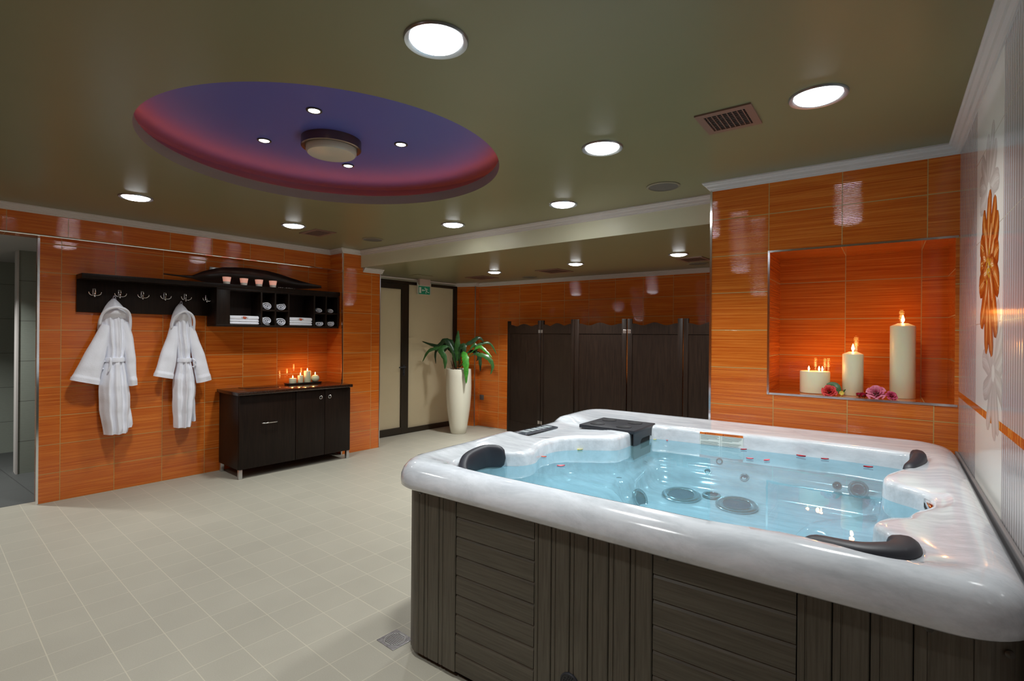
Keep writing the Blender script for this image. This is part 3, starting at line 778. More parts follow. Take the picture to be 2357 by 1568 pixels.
mb = MB(); mb.lathe([(0.040, 0.004), (0.040, -0.004), (0.036, -0.007), (0.034, -0.005), (0.001, -0.005)], tl((-0.93, SY0, 0.212)), 28, axis='Y'); vcap = mb.build('air_vent', BLACKP, TUB, 40)
mb = MB()
for i in range(-3, 4):
    for j in range(-3, 4):
        if i * i + j * j < 11: mb.ball(tl((-0.93 + i * 0.009 + (j % 2) * 0.0045, SY0 - 0.0055, 0.212 + j * 0.0085)), 0.0022, 6, 4)
mb.build('vent_holes', DARKHOLE, vcap)
# headrests
FOAM = plain('charcoal_foam', (0.016, 0.018, 0.026), 0.5)
def pad(path, hs, ths, z0=0.835, name='headrest'):
    pts = spline([(x, y, 0) for x, y in path], 30); rings = []
    for i, p_ in enumerate(pts):
        t = (pts[min(i + 1, 29)] - pts[max(0, i - 1)]).normalized(); nrm = Vector((-t.y, t.x, 0)); u = i / 29
        e = min(1.0, sqrt(max(0.0, 1 - max(0, (0.14 - u) / 0.14) ** 2)) if u < 0.14 else sqrt(max(0.0, 1 - max(0, (u - 0.86) / 0.14) ** 2)))
        e = max(e, 0.05)
        h_ = lerp(hs, u) * e; th = lerp(ths, u) * e; zc = z0 + lerp(hs, u) / 2
        ring_ = []
        for k in range(16):
            a = 2 * pi * k / 16; ca, sa = cos(a), sin(a)
            ca = math.copysign(abs(ca) ** 0.6, ca); sa = math.copysign(abs(sa) ** 0.6, sa)
            q = p_ + nrm * (th / 2 * ca); ring_.append(tl((q.x, q.y, zc + h_ / 2 * sa)))
        rings.append(ring_)
    mb = MB(); mb.loft(rings, cap0=True, cap1=True); return mb.build(name, FOAM, TUB, 60)
pad([(-1.500, 2.005), (-1.545, 1.990), (-1.585, 1.945), (-1.590, 1.85), (-1.560, 1.765), (-1.50, 1.705), (-1.40, 1.690), (-1.29, 1.690), (-1.20, 1.70)], [(0, 0.115), (0.25, 0.12), (0.45, 0.10), (0.6, 0.065), (1, 0.035)], [(0, 0.035), (0.4, 0.050), (0.6, 0.042), (1, 0.03)], 0.832)
pad([(-0.20, 1.722), (-0.12, 1.705), (-0.04, 1.702), (0.025, 1.745), (0.045, 1.805), (0.022, 1.86)], [(0, 0.080), (0.5, 0.092), (1, 0.094)], [(0, 0.045), (0.5, 0.085), (0.8, 0.08), (1, 0.07)], 0.838)
pad([(0.075, 2.83), (0.11, 2.94), (0.128, 3.05), (0.115, 3.15)], [(0, 0.10), (0.5, 0.135), (1, 0.125)], [(0, 0.05), (1, 0.06)], 0.832)
# filter cover with four cup recesses
fx0, fx1, fy0, fy1, fz = -1.555, -1.1895, 2.845, 3.185, 0.935
mb = MB(); mb.box(*[v - TUB.location.x for v in (fx0, fx1)], *[v - TUB.location.y for v in (fy0, fy1)], 0.912, fz, bev=0.004)
cov = mb.build('filter_cover', BLACKP, TUB, 40)
for cx, cy in ((-1.47, 2.93), (-1.47, 3.10), (-1.29, 2.925), (-1.29, 3.095)):
    mb = MB(); mb.lathe([(0.046, -0.001), (0.046, 0.0025), (0.041, 0.003), (0.037, 0.0005), (0.001, -0.0002)], tl((cx, cy, fz)), 28); mb.build('cup_recess', plain('cup_recess_black', (0.008, 0.009, 0.012), 0.6) if 'cup_recess_black' not in bpy.data.materials else bpy.data.materials['cup_recess_black'], cov, 50)
# front plate hanging in the water, with an arched opening
outer = [(fy0, 0.765), (fy1, 0.765), (fy1, 0.914), (fy0, 0.914)]
ya, yb, za, zb = 2.940, 3.135, 0.810, 0.872
hole = [(ya, za)] + [(ya + 0.04 - 0.04 * cos(a), zb - 0.03 + 0.03 * sin(a)) for a in [pi / 2 * i / 6 for i in range(7)]] + [(yb - 0.04 + 0.04 * sin(a), zb - 0.03 + 0.03 * cos(a)) for a in [pi / 2 * i / 6 for i in range(7)]] + [(yb, za)]
mb = MB()
def plate(x):
    vs = [tl((x, y, z)) for y, z in outer] + [tl((x, y, z)) for y, z in hole]; nh = len(hole)
    fs = [(0, 4, 4 + nh - 1, 1), (0, 3, 5, 4)] + [(3, 6 + i, 5 + i) for i in range(0, 6)] + [(3, 2, 12, 11)] + [(2, 13 + i, 12 + i) for i in range(0, 6)] + [(2, 1, 4 + nh - 1, 4 + nh - 2)]
    return vs, fs
for x in (-1.190, -1.196): mb.add(*plate(x))
for lp in (outer, hole):
    for i in range(len(lp)):
        p_, q = lp[i], lp[(i + 1) % len(lp)]
        mb.quad(tl((-1.190, *p_)), tl((-1.190, *q)), tl((-1.196, *q)), tl((-1.196, *p_)))
mb.build('skimmer_face', BLACKP, cov)
mb = MB(); mb.box(*[v - TUB.location.x for v in (-1.30, -1.197)], *[v - TUB.location.y for v in (2.87, 3.16)], 0.77, 0.911); mb.build('skimmer_mouth', DARKHOLE, cov)
# control panel on the left rim
mb = MB(); mb.box(-0.050, 0.050, -0.165, 0.165, -0.002, 0.008, bev=0.004)
M_ = Matrix.Translation(Vector(tl((-1.735, 2.63, 0.905)))) @ Matrix.Rotation(radians(-4), 4, 'Z')
mb.v = [tuple(M_ @ Vector(q)) for q in mb.v]; cp = mb.build('control_panel', plain('panel_grey_blue', (0.05, 0.06, 0.075), 0.2), TUB, 40)
mb = MB()
for i in range(5): mb.box(-0.030, 0.024, -0.125 + i * 0.055, -0.085 + i * 0.055, 0.0078, 0.0088)
mb.v = [tuple(M_ @ Vector(q)) for q in mb.v]; mb.build('buttons', plain('panel_button', (0.35, 0.40, 0.42), 0.3), cp)
# waterfall slot
mb = MB(); M_ = Matrix.Translation(Vector(tl((0.128, 2.375, 0.876)))) @ Matrix.Rotation(radians(4), 4, 'Z')
mb.box(-0.008, 0.012, -0.075, 0.075, -0.022, 0.020, bev=0.004, M=M_); sp_ = mb.build('waterfall_spout', CHROME, TUB, 40)
mb = MB(); mb.box(-0.0085, -0.004, -0.062, 0.062, -0.010, 0.006, M=M_); mb.build('slot', DARKHOLE, sp_)
# jets and suction grilles
JETC = plain('jet_core', (0.03, 0.05, 0.09), 0.25)
JETR = plain('jet_ring_steel', (0.35, 0.42, 0.46), 0.2, 0.9)
def jet(p, d, r, name='jet', core=0.55):
    M_ = Matrix.Translation(Vector(tl(p))) @ Vector(d).normalized().to_track_quat('Z', 'Y').to_matrix().to_4x4()
    mb = MB(); mb.lathe([(r, -0.004), (r, 0.003), (r * 0.93, 0.007), (r * 0.80, 0.007), (r * 0.74, 0.003), (r * 0.66, 0.006), (r * core, 0.002)], (0, 0, 0), 28)
    mb.v = [tuple(M_ @ Vector(q)) for q in mb.v]; j = mb.build(name, JETR, TUB, 40)
    mb = MB(); mb.lathe([(r * core, 0.002), (r * core * 0.6, -0.001), (0.001, 0.001)], (0, 0, 0), 24)
    mb.v = [tuple(M_ @ Vector(q)) for q in mb.v]; mb.build('core', JETC, j, 40)
jet((-0.925, 2.885, 0.601), (0, -0.12, 1), 0.105, 'suction_grille', 0.66); jet((-0.635, 2.895, 0.601), (0, -0.12, 1), 0.105, 'suction_grille', 0.66)
for p, d_, r_ in (((-1.198, 3.02, 0.690), (1, -0.5, 0.4), 0.036), ((-0.84, 3.098, 0.699), (0, -0.7, 0.8), 0.022), ((-0.642, 3.105, 0.697), (0, -0.7, 0.8), 0.026), ((-0.79, 3.160, 0.757), (0, -1, 0.1), 0.020),
                ((-0.11, 3.110, 0.728), (-0.1, -1, 0.5), 0.045), ((-0.20, 3.110, 0.730), (0, -1, 0.5), 0.022), ((-1.19, 2.64, 0.672), (0.6, -0.8, 0.35), 0.036), ((-1.165, 2.655, 0.632), (0.6, -0.8, 0.35), 0.013)):
    jet(p, d_, r_)
jet((-1.06, 2.62, 0.618), (1, -0.3, 0.5), 0.055, 'suction_grille', 0.8); jet((-0.785, 2.975, 0.603), (0, -0.05, 1), 0.05, 'floor_drain', 0.8)
# warning label on the back inner wall
lx0, lx1, ly = -0.905, -0.665, 3.158
def lab_y(x): return 3.1655 + (x + 0.9) * 0.062 - 0.004
mb = MB()
def lq(mb, x0, x1, z0, z1, d, mi=0, cut=0):
    pts = [(x0, z0), (x1 - cut, z0)] + ([(x1, z0 + cut)] if cut else [(x1, z0)]) + [(x1, z1), (x0, z1)]
    pts = pts if cut else [(x0, z0), (x1, z0), (x1, z1), (x0, z1)]
    mb.add([tl((x, lab_y(x) - d, z)) for x, z in pts], [tuple(range(len(pts)))], mi)
lq(mb, lx0, lx1, 0.828, 0.918, 0.0002, 0, 0.018)
wl = mb.build('warning_label', plain('label_paper', (0.70, 0.74, 0.70), 0.5), TUB)
mb = MB(); lq(mb, lx0, lx1, 0.905, 0.919, 0.0008); mb.build('orange_band', plain('label_orange', (0.72, 0.16, 0.01), 0.4), wl)
mb = MB()
for cx0, cx1 in ((lx0 + 0.006, lx0 + 0.112), (lx0 + 0.126, lx1 - 0.006)):
    for i in range(11):
        if i == 5: continue
        z = 0.899 - i * 0.0060; lq(mb, cx0, cx1 - random.uniform(0, 0.02) - (0.05 if i in (4,) else 0), z, z + 0.0018, 0.0008)
lq(mb, lx0 + 0.118, lx0 + 0.1195, 0.831, 0.904, 0.0008)
mb.build('text_lines', plain('label_ink', (0.20, 0.24, 0.23), 0.6), wl)
def text_mesh(txt, size):
    cu = bpy.data.curves.new('txt', 'FONT'); cu.body = txt; cu.size = size; cu.align_y = 'CENTER'
    ob = bpy.data.objects.new('txt', cu); COL.objects.link(ob); bpy.context.view_layer.update()
    me = bpy.data.meshes.new_from_object(ob.evaluated_get(bpy.context.evaluated_depsgraph_get()))
    vs = [v.co.copy() for v in me.vertices]; fs = [tuple(p_.vertices) for p_ in me.polygons]
    bpy.data.objects.remove(ob); bpy.data.curves.remove(cu); bpy.data.meshes.remove(me)
    return vs, fs
HEADM = plain('label_heading', (0.30, 0.05, 0.01), 0.5)
for txt, x in (('WARNING', lx0 + 0.040), ('AVERTISSEMENT', lx0 + 0.140)):
    mb = MB(); vs, fs = text_mesh(txt, 0.0105)
    mb.add([tl((x + v.x, lab_y(x + v.x) - 0.0014, 0.9120 + v.y)) for v in vs], fs)
    tx = x - 0.012; mb.add([tl((tx + a, lab_y(tx + a) - 0.0014, 0.9075 + z)) for a, z in ((0, 0), (0.009, 0), (0.0045, 0.0085))], [(0, 1, 2)])
    mb.build('heading', HEADM, wl)

# water and petals
WZ = 0.843
mb = MB(); mb.add([(TC.x + (q - 0.003) * cos(a), TC.y + (q - 0.003) * sin(a), WZ) for a, q in zip(ANG, R1)], [tuple(range(NA))])
fin(mb.build('water', WATER, fixn=False), 'clear pale blue water filling the hot tub', 'water', kind='stuff')
PET = {'red': plain('crimson_petal', (0.42, 0.004, 0.018), 0.5), 'pink': plain('pink_petal', (0.62, 0.12, 0.16), 0.5), 'yellow': plain('yellow_petal', (0.80, 0.72, 0.12), 0.5), 'coral': plain('coral_petal', (0.80, 0.09, 0.03), 0.5)}
def petal(x, y, c, s, rz, label, z=WZ + 0.002):
    mb = MB(); rings = []; n = 9
    for sd in (0, 1):
        for i in range(n):
            u = i / (n - 1); w = s * 0.55 * sin(pi * min(1, u * 0.93 + 0.05)) ** 0.7
            row = []
            for k in range(7):
                v = -1 + k / 3; row.append(((u - 0.5) * 2 * s, w * v, 0.35 * s * (v * v * 0.6 + (u - 0.4) ** 2) + (0.0012 if sd == 0 else 0.0)))
            rings.append(row if sd == 0 else row[::-1])
    half = n
    mb.loft(rings[:half], close=False); mb.loft([r_ for r_ in rings[half:]], close=False)
    o = fin(mb.build('rose_petal', PET[c], None, 60, loc=(x, y, z), fixn=False), label, 'petal', 'rose petals floating on the water'); o.rotation_euler = (0, 0, rz)
for x, y, c, s, rz, lab in (
    (-1.46, 2.29, 'coral', 0.014, 0.3, 'coral petal floating beside the left inner wall of the tub'),
    (-1.39, 2.56, 'yellow', 0.018, 1.0, 'yellow petal floating left of the black filter cover'),
    (-1.16, 3.10, 'yellow', 0.010, 0.4, 'small yellow petal floating just right of the black filter cover'),
    (-1.09, 3.12, 'red', 0.010, 2.0, 'small red petal floating between the filter cover and the warning label'),
    (-0.655, 3.145, 'red', 0.017, 0.5, 'dark red petal floating at the right corner of the warning label'),
    (-0.37, 3.165, 'red', 0.024, -0.3, 'long crimson petal floating at the back edge, left one of two'),
    (-0.26, 3.170, 'red', 0.018, 0.2, 'crimson petal floating at the back edge, right one of two'),
    (-0.58, 2.93, 'pink', 0.018, 0.1, 'pink petal floating in front of the warning label, left of its pair'),
    (-0.50, 2.945, 'pink', 0.020, 1.0, 'pink petal floating in front of the warning label, right of its pair'),
    (-0.07, 3.11, 'red', 0.020, 0.1, 'red petal floating near the back right headrest'),
    (-1.29, 2.18, 'pink', 0.020, 0.7, 'pink petal floating in the left part of the water, farther from the rim')):
    petal(x, y, c, s, rz, lab)

# floor drain
t = thing('floor_drain', 'square steel floor drain grate beside the near corner of the hot tub', 'floor drain', a2w(-2.04, 1.54), -D)
mb = MB(); mb.box(-0.065, 0.065, -0.06, 0.06, 0.0, 0.003, bev=0.001); mb.build('plate', plain('worn_steel', (0.33, 0.32, 0.33), 0.35, 0.8, var=0.3, vscale=60), t)
mb = MB(); mb.lathe([(0.052, 0.003), (0.052, 0.0045), (0.046, 0.0045), (0.046, 0.003)], (0, 0, 0), 32)
for i in range(-5, 6):
    h_ = sqrt(max(0, 0.046 ** 2 - (i * 0.0085) ** 2)); mb.box(-h_, h_, i * 0.0085 - 0.0028, i * 0.0085 + 0.0028, 0.003, 0.0045)
g_ = mb.build('grate', ALU, t)
mb = MB(); mb.lathe([(0.046, 0.0032), (0.001, 0.0032)], (0, 0, 0), 32); mb.build('drain_hole', DARKHOLE, t)

# ================================================================== SHELF WITH HOOKS AND CUBBIES (turned frame)
def L(x0, x1, y0, y1, z0, z1, mb, bev=0.002, org=None):
    o = org; mb.box(x0 - o[0], x1 - o[0], y0 - o[1], y1 - o[1], z0 - o[2], z1 - o[2], bev=bev)
OS = (-5.95, 2.2, 1.96)
sh = thing('wall_shelf', 'long dark wooden hat shelf with a hook board and open towel cubbies', 'shelf', a2w(*OS), -D)
mb = MB(); L(-5.95, -5.72, 0.968, 3.445, 1.957, 2.0, mb, 0.002, OS)
mb.v = [((x - 0.0 if True else x), y, z) for x, y, z in mb.v]
mb.build('top_board', WENGE, sh, 30)
mb = MB(); L(-5.945, -5.925, 0.968, 2.047, 1.665, 1.957, mb, 0.001, OS); mb.build('hook_board', WENGE, sh, 30)
CX0, CX1 = -5.985, -5.722
mb = MB()
L(CX0, CX1, 2.045, 3.43, 1.555, 1.577, mb, 0.001, OS); L(CX0, CX1, 2.045, 3.43, 1.936, 1.957, mb, 0.001, OS)
L(CX0, CX1, 2.045, 2.175, 1.577, 1.936, mb, 0.001, OS)
for y in (2.50, 2.652, 2.805, 3.115, 3.265, 3.425): L(CX0, CX1, y - 0.009, y + 0.009, 1.577, 1.936, mb, 0.001, OS)
L(CX0, CX1, 2.509, 2.796, 1.732, 1.750, mb, 0.001, OS); L(CX0, CX1, 3.124, 3.416, 1.722, 1.740, mb, 0.001, OS)
L(CX0, CX0 + 0.012, 2.175, 3.416, 1.577, 1.936, mb, 0, OS)
mb.build('cubby_case', WENGE, sh, 30)
def make_hook():
    t = thing('coat_hook', None, 'hook', group='chrome hooks on the shelf board')
    mb = MB(); mb.box(0, 0.005, -0.013, 0.013, -0.004, 0.062, bev=0.002); pl_ = mb.build('plate', CHROME, t, 40)
    mb = MB(); mb.box(0.0045, 0.008, -0.006, 0.006, 0.012, 0.048, bev=0.001); mb.build('inset', BLACKP, pl_)
    mb = MB(); mb.tube([(0.004, 0, 0.05), (0.016, 0, 0.035), (0.020, 0, 0.01), (0.022, 0, -0.006)], [0.006, 0.006, 0.006, 0.007], 10); mb.ball((0.022, 0, -0.010), 0.0085); mb.build('stem', CHROME, t, 50)
    for s in (-1, 1):
        mb = MB(); mb.tube(spline([(0.020, s * 0.004, 0.0), (0.030, s * 0.022, -0.002), (0.038, s * 0.040, 0.010), (0.040, s * 0.045, 0.024)], 10), [0.0045] * 9 + [0.003], 8); mb.ball((0.040, s * 0.045, 0.025), 0.0045, 8, 6)
        mb.build('prong', CHROME, t, 50)
    return t
h0 = make_hook()
for i, (y, lab) in enumerate(((1.090, 'chrome double hook at the far left end of the board'), (1.278, 'chrome double hook holding the left bathrobe'), (1.456, 'empty chrome hook just right of the left bathrobe'),
                              (1.643, 'empty chrome hook just left of the right bathrobe'), (1.822, 'chrome double hook holding the right bathrobe'), (2.018, 'chrome double hook at the right end of the board beside the cubbies'))):
    h = h0 if i == 0 else copy_tree(h0)
    h.location = a2w(-5.925, y, 1.822); h.rotation_euler = (0, 0, -D); h['label'] = lab

# ------------------------------------------------------------------ bathrobes
def cloth_loft(levels, n=56, folds=(), back=0.0):
    """levels: (z, yl, yr, depth) from top to bottom; returns rings"""
    rings = []
    for j, (z, yl, yr, dp) in enumerate(levels):
        ring_ = []; u = j / (len(levels) - 1)
        for k in range(n):
            if k < n * 2 // 3:
                t = k / (n * 2 // 3 - 1); e = sin(pi * (0.04 + 0.92 * t)) ** 0.5
                f = sum(a * (a0 + (a1 - a0) * u) * cos(2 * pi * fr * t + ph + dr * u) for a, fr, ph, dr, a0, a1 in folds)
                ring_.append((back + dp * e * (1 + f) + 0.004, yl + (yr - yl) * t, z))
            else:
                t = (k - n * 2 // 3 + 1) / (n - n * 2 // 3 + 1)
                ring_.append((back + 0.002 + 0.008 * sin(pi * t), yr + (yl - yr) * t, z))
        rings.append(ring_)
    return rings
def densify(tab, m):
    out = []
    P_ = [Vector(r_[:3]) for r_ in tab]; Q_ = [r_[3] for r_ in tab]
    for i in range(m):
        u = i / (m - 1) * (len(tab) - 1); k = min(int(u), len(tab) - 2); t = u - k
        s = t
        out.append(tuple(tab[k][c] + (tab[k + 1][c] - tab[k][c]) * s for c in range(4)))
    return out
def jitter(o, amp, seed):
    rnd = random.Random(seed)
    ph = [rnd.uniform(0, 6.28) for _ in range(6)]
    for v in o.data.vertices:
        p = v.co
        v.co.x += amp * (sin(p.z * 31 + p.y * 23 + ph[0]) + 0.7 * sin(p.y * 71 - p.z * 17 + ph[1]) + 0.5 * sin(p.z * 63 + ph[2]))
        v.co.y += amp * 0.7 * sin(p.z * 27 + ph[3])
def robe(label, y0, body, lsl, rsl, hood, lip, belt, loop, seed, extra=None):
    """all tables are (z, y_left, y_right, depth) in wall coordinates; y relative to world frame A"""
    O = (-5.925, y0, 0)
    t = thing('bathrobe', label, 'bathrobe', a2w(*O), -D, 'white bathrobes on the hooks')
    rel = lambda tab: [(z, yl - y0, yr - y0, d) for z, yl, yr, d in tab]
    rnd = random.Random(seed); p1, p2 = rnd.uniform(0, 6), rnd.uniform(0, 6)
    mb = MB(); mb.loft(cloth_loft(densify(rel(body), 60), 84, [(0.13, 3.0, p1, 0.8, 0.8, 1.1), (0.06, 5.5, p2, -1.2, 1.2, 0.7)]), cap0=True, cap1=True)
    o = mb.build('body', CLOTH, t, 80); jitter(o, 0.0022, seed)
    for tab, sd in ((lsl, 1), (rsl, 2)):
        # sleeve: (y_centre, z, half_width, depth) along the arm
        pts = spline([(0, a - y0, z) for a, z, w, d in tab], 40); ws = spline([(w, d, 0) for a, z, w, d in tab], 40); rings_ = []
        for i, p_ in enumerate(pts):
            tg = (pts[min(i + 1, 39)] - pts[max(i - 1, 0)]).normalized(); nr = Vector((0, -tg.z, tg.y)).normalized()
            w, d = ws[i].x, ws[i].y
            if i >= 34: w *= 1.03; d *= 1.12
            ring_ = []
            for k in range(36):
                a = 2 * pi * k / 36; f = 1 + 0.10 * cos(3 * a + i * 0.10 + sd) * (0.4 + i / 60)
                ring_.append((0.012 + d * (0.5 + 0.5 * sin(a) * f), p_.y + nr.y * w * cos(a), p_.z + nr.z * w * cos(a)))
            rings_.append(ring_)
        mb = MB(); mb.loft(rings_, cap0=True); 
        # inside of the cuff
        inner = [(0.012 + (x - 0.012) * 0.9 + 0.003, y * 0.93 + (pts[-1].y) * 0.07, z + 0.03) for x, y, z in rings_[-1]]
        mb.loft([rings_[-1], inner], cap1=True)
        o = mb.build('sleeve', CLOTH, t, 80); jitter(o, 0.0016, seed + sd)
    mb = MB(); mb.loft(cloth_loft(densify(rel(hood), 30), 60, [(0.06, 2.0, 0.5, 0.6, 0.6, 1.0)]), cap0=True, cap1=True)
    mb.tube([(x, y - y0, z) for x, y, z in spline(lip, 26)], [0.006] + [0.012] * 24 + [0.005], 10)
    o = mb.build('hood', CLOTH, t, 80); jitter(o, 0.0016, seed + 7)
    zb, yl, yr, dp = belt
    mb = MB()
    mb.loft([[(x * 1.0 + (0.006 if k < 37 else -0.001), y, z) for k, (x, y, z) in enumerate(r_)] for r_ in cloth_loft([(zb + 0.020, yl - y0 - 0.006, yr - y0 + 0.006, dp), (zb, yl - y0 - 0.008, yr - y0 + 0.008, dp + 0.004), (zb - 0.020, yl - y0 - 0.006, yr - y0 + 0.006, dp)], 56)], cap0=True, cap1=True)
    b1 = mb.build('belt', CLOTH, t, 70)
    for q in loop:
        mb = MB(); mb.tube([(x, y - y0, z) for x, y, z in spline(q, 14)], 0.008, 8); mb.build('belt_loop', CLOTH, t, 70)
    mb = MB(); hk = hood[0]; yc = (hk[1] + hk[2]) / 2
    mb.tube(spline([(0.03, yc - y0 - 0.016, hk[0] - 0.03), (0.036, yc - y0 - 0.007, hk[0] + 0.012), (0.038, yc - y0, hk[0] + 0.024), (0.036, yc - y0 + 0.007, hk[0] + 0.012), (0.03, yc - y0 + 0.016, hk[0] - 0.03)], 14), 0.004, 8)
    mb.build('hanging_loop', plain('grey_tape', (0.34, 0.31, 0.36), 0.8) if 'grey_tape' not in bpy.data.materials else bpy.data.materials['grey_tape'], t, 60)
    if extra:
        mb = MB(); mb.loft(cloth_loft(densify(rel(extra), 20), 48, [(0.12, 2, 1, 0.5, 1, 1)]), cap0=True, cap1=True); o = mb.build('hem_flap', CLOTH, t, 80); jitter(o, 0.002, seed + 9)
    return t
robe('white hooded bathrobe with one sleeve spread to the left, nearest the shower passage', 1.25,
     [(1.70, 1.16, 1.30, 0.05), (1.60, 1.145, 1.325, 0.085), (1.45, 1.15, 1.335, 0.10), (1.33, 1.165, 1.325, 0.10), (1.23, 1.165, 1.312, 0.095), (1.15, 1.145, 1.325, 0.105), (1.02, 1.122, 1.345, 0.115), (0.90, 1.120, 1.355, 0.12), (0.78, 1.124, 1.358, 0.12), (0.66, 1.142, 1.352, 0.12), (0.58, 1.155, 1.346, 0.12), (0.545, 1.160, 1.338, 0.12)],
     [(1.175, 1.55, 0.040, 0.07), (1.135, 1.42, 0.058, 0.085), (1.085, 1.26, 0.078, 0.10), (1.045, 1.13, 0.093, 0.10), (1.018, 1.035, 0.104, 0.10)],
     [(1.305, 1.58, 0.035, 0.06), (1.335, 1.42, 0.040, 0.085), (1.348, 1.27, 0.042, 0.10), (1.360, 1.12, 0.038, 0.10), (1.372, 0.985, 0.034, 0.09)],
     [(1.800, 1.222, 1.242, 0.03), (1.765, 1.190, 1.270, 0.075), (1.725, 1.165, 1.297, 0.115), (1.685, 1.145, 1.318, 0.14), (1.655, 1.130, 1.332, 0.13), (1.60, 1.118, 1.345, 0.055), (1.52, 1.112, 1.350, 0.04), (1.44, 1.125, 1.346, 0.03)],
     [(0.07, 1.118, 1.55), (0.10, 1.128, 1.64), (0.145, 1.165, 1.695), (0.165, 1.225, 1.715), (0.155, 1.285, 1.70), (0.11, 1.33, 1.655), (0.075, 1.348, 1.56), (0.045, 1.348, 1.48)],
     (1.232, 1.165, 1.312, 0.105), [[(0.05, 1.168, 1.225), (0.065, 1.135, 1.20), (0.06, 1.128, 1.165), (0.06, 1.150, 1.15)], [(0.11, 1.19, 1.25), (0.122, 1.19, 1.23), (0.12, 1.185, 1.17), (0.11, 1.175, 1.13)]], 3,
     [(0.86, 1.29, 1.35, 0.06), (0.72, 1.30, 1.370, 0.07), (0.615, 1.315, 1.385, 0.07), (0.59, 1.32, 1.378, 0.07)])
robe('white hooded bathrobe with both sleeves hanging apart, nearest the towel cubbies', 1.78,
     [(1.69, 1.72, 1.83, 0.05), (1.60, 1.705, 1.855, 0.08), (1.45, 1.712, 1.862, 0.095), (1.33, 1.728, 1.865, 0.095), (1.21, 1.744, 1.868, 0.09), (1.12, 1.730, 1.885, 0.10), (1.02, 1.712, 1.905, 0.11), (0.93, 1.706, 1.915, 0.11), (0.82, 1.708, 1.905, 0.115), (0.70, 1.710, 1.893, 0.115), (0.60, 1.716, 1.882, 0.115), (0.535, 1.722, 1.872, 0.115)],
     [(1.715, 1.55, 0.035, 0.065), (1.695, 1.42, 0.052, 0.08), (1.665, 1.27, 0.070, 0.095), (1.640, 1.14, 0.078, 0.10), (1.618, 1.045, 0.082, 0.10)],
     [(1.855, 1.55, 0.032, 0.06), (1.885, 1.42, 0.045, 0.08), (1.925, 1.26, 0.058, 0.095), (1.955, 1.11, 0.066, 0.10), (1.980, 0.985, 0.068, 0.095)],
     [(1.778, 1.766, 1.786, 0.03), (1.745, 1.738, 1.815, 0.075), (1.70, 1.712, 1.842, 0.115), (1.67, 1.700, 1.855, 0.13), (1.64, 1.692, 1.866, 0.11), (1.58, 1.684, 1.878, 0.05), (1.50, 1.680, 1.884, 0.04), (1.42, 1.69, 1.882, 0.03)],
     [(0.07, 1.682, 1.52), (0.10, 1.690, 1.62), (0.135, 1.72, 1.668), (0.155, 1.775, 1.70), (0.145, 1.83, 1.675), (0.11, 1.868, 1.62), (0.07, 1.882, 1.52), (0.045, 1.884, 1.46)],
     (1.21, 1.744, 1.866, 0.10), [[(0.095, 1.862, 1.222), (0.11, 1.880, 1.205), (0.105, 1.872, 1.18), (0.10, 1.885, 1.155), (0.09, 1.868, 1.14)]], 11,
     [(0.86, 1.85, 1.905, 0.05), (0.72, 1.86, 1.913, 0.06), (0.60, 1.872, 1.918, 0.06), (0.58, 1.875, 1.915, 0.06)])

# ------------------------------------------------------------------ towels in the cubbies
TOWEL = CLOTH
def folded_towel(label, y0, y1, z0, h, group, emblem=False):
    t = thing('folded_towel', label, 'towel', a2w(-5.845, (y0 + y1) / 2, z0), -D, group)
    w = (y1 - y0) / 2; dx = 0.10
    mb = MB()
    prof = [(dx - 0.012, 0.0)] + [(dx - 0.012 + 0.013 * sin(a), h / 2 - (h / 2) * cos(a)) for a in [pi * i / 8 for i in range(1, 8)]] + [(dx - 0.012, h), (-dx, h), (-dx, 0)]
    mb.loft([[(x, -w + 0.003, h / 2 + (z - h / 2) * 0.8) for x, z in prof], [(x, -w + 0.012, z) for x, z in prof], [(x, 0, z * 1.02) for x, z in prof], [(x, w - 0.010, z) for x, z in prof], [(x, w - 0.002, h / 2 + (z - h / 2) * 0.8) for x, z in prof]], cap0=True, cap1=True)
    b_ = mb.build('cloth', TOWEL, t, 60)
    if emblem:
        mb = MB(); q = dx + 0.002
        em = []
        for i in range(24):
            a = 2 * pi * i / 24; k_ = 1 + 0.15 * cos(5 * a); z = h / 2 + 0.001 + 0.0155 * sin(a) * k_
            em.append((dx - 0.012 + 0.0133 * sqrt(max(0, 1 - (1 - 2 * z / h) ** 2)) + 0.0008, 0.019 * cos(a) * k_, z))
        cn = (dx + 0.0030, 0, h / 2); mb.add(em + [cn], [(i, (i + 1) % 24, 24) for i in range(24)])
        e_ = mb.build('emblem', plain('embroidery_orange', (0.50, 0.09, 0.03), 0.8) if 'embroidery_orange' not in bpy.data.materials else bpy.data.materials['embroidery_orange'], t)
        mb = MB()
        for s, z in ((-1, 0.004), (-1, -0.005), (1, 0.003), (1, -0.006)):
            mb.box(q - 0.003, q + 0.0006, s * 0.026 - 0.010, s * 0.026 + 0.010, h / 2 + z, h / 2 + z + 0.0024)
        mb.build('stitching', BLACKP, e_)
    return t
for y0, y1, nm, g in ((2.182, 2.482, 'left', 'folded towels in the left cubby'), (2.818, 3.098, 'right', 'folded towels in the right cubby')):
    z = 1.5775
    for i, (h_, lab) in enumerate(((0.029, 'folded white towel at the bottom of the %s stack'), (0.024, 'folded white towel in the middle of the %s stack'), (0.042, 'folded white towel with an orange emblem on top of the %s stack'))):
        folded_towel(lab % nm, y0, y1, z, h_, g, i == 2); z += h_ + 0.0004
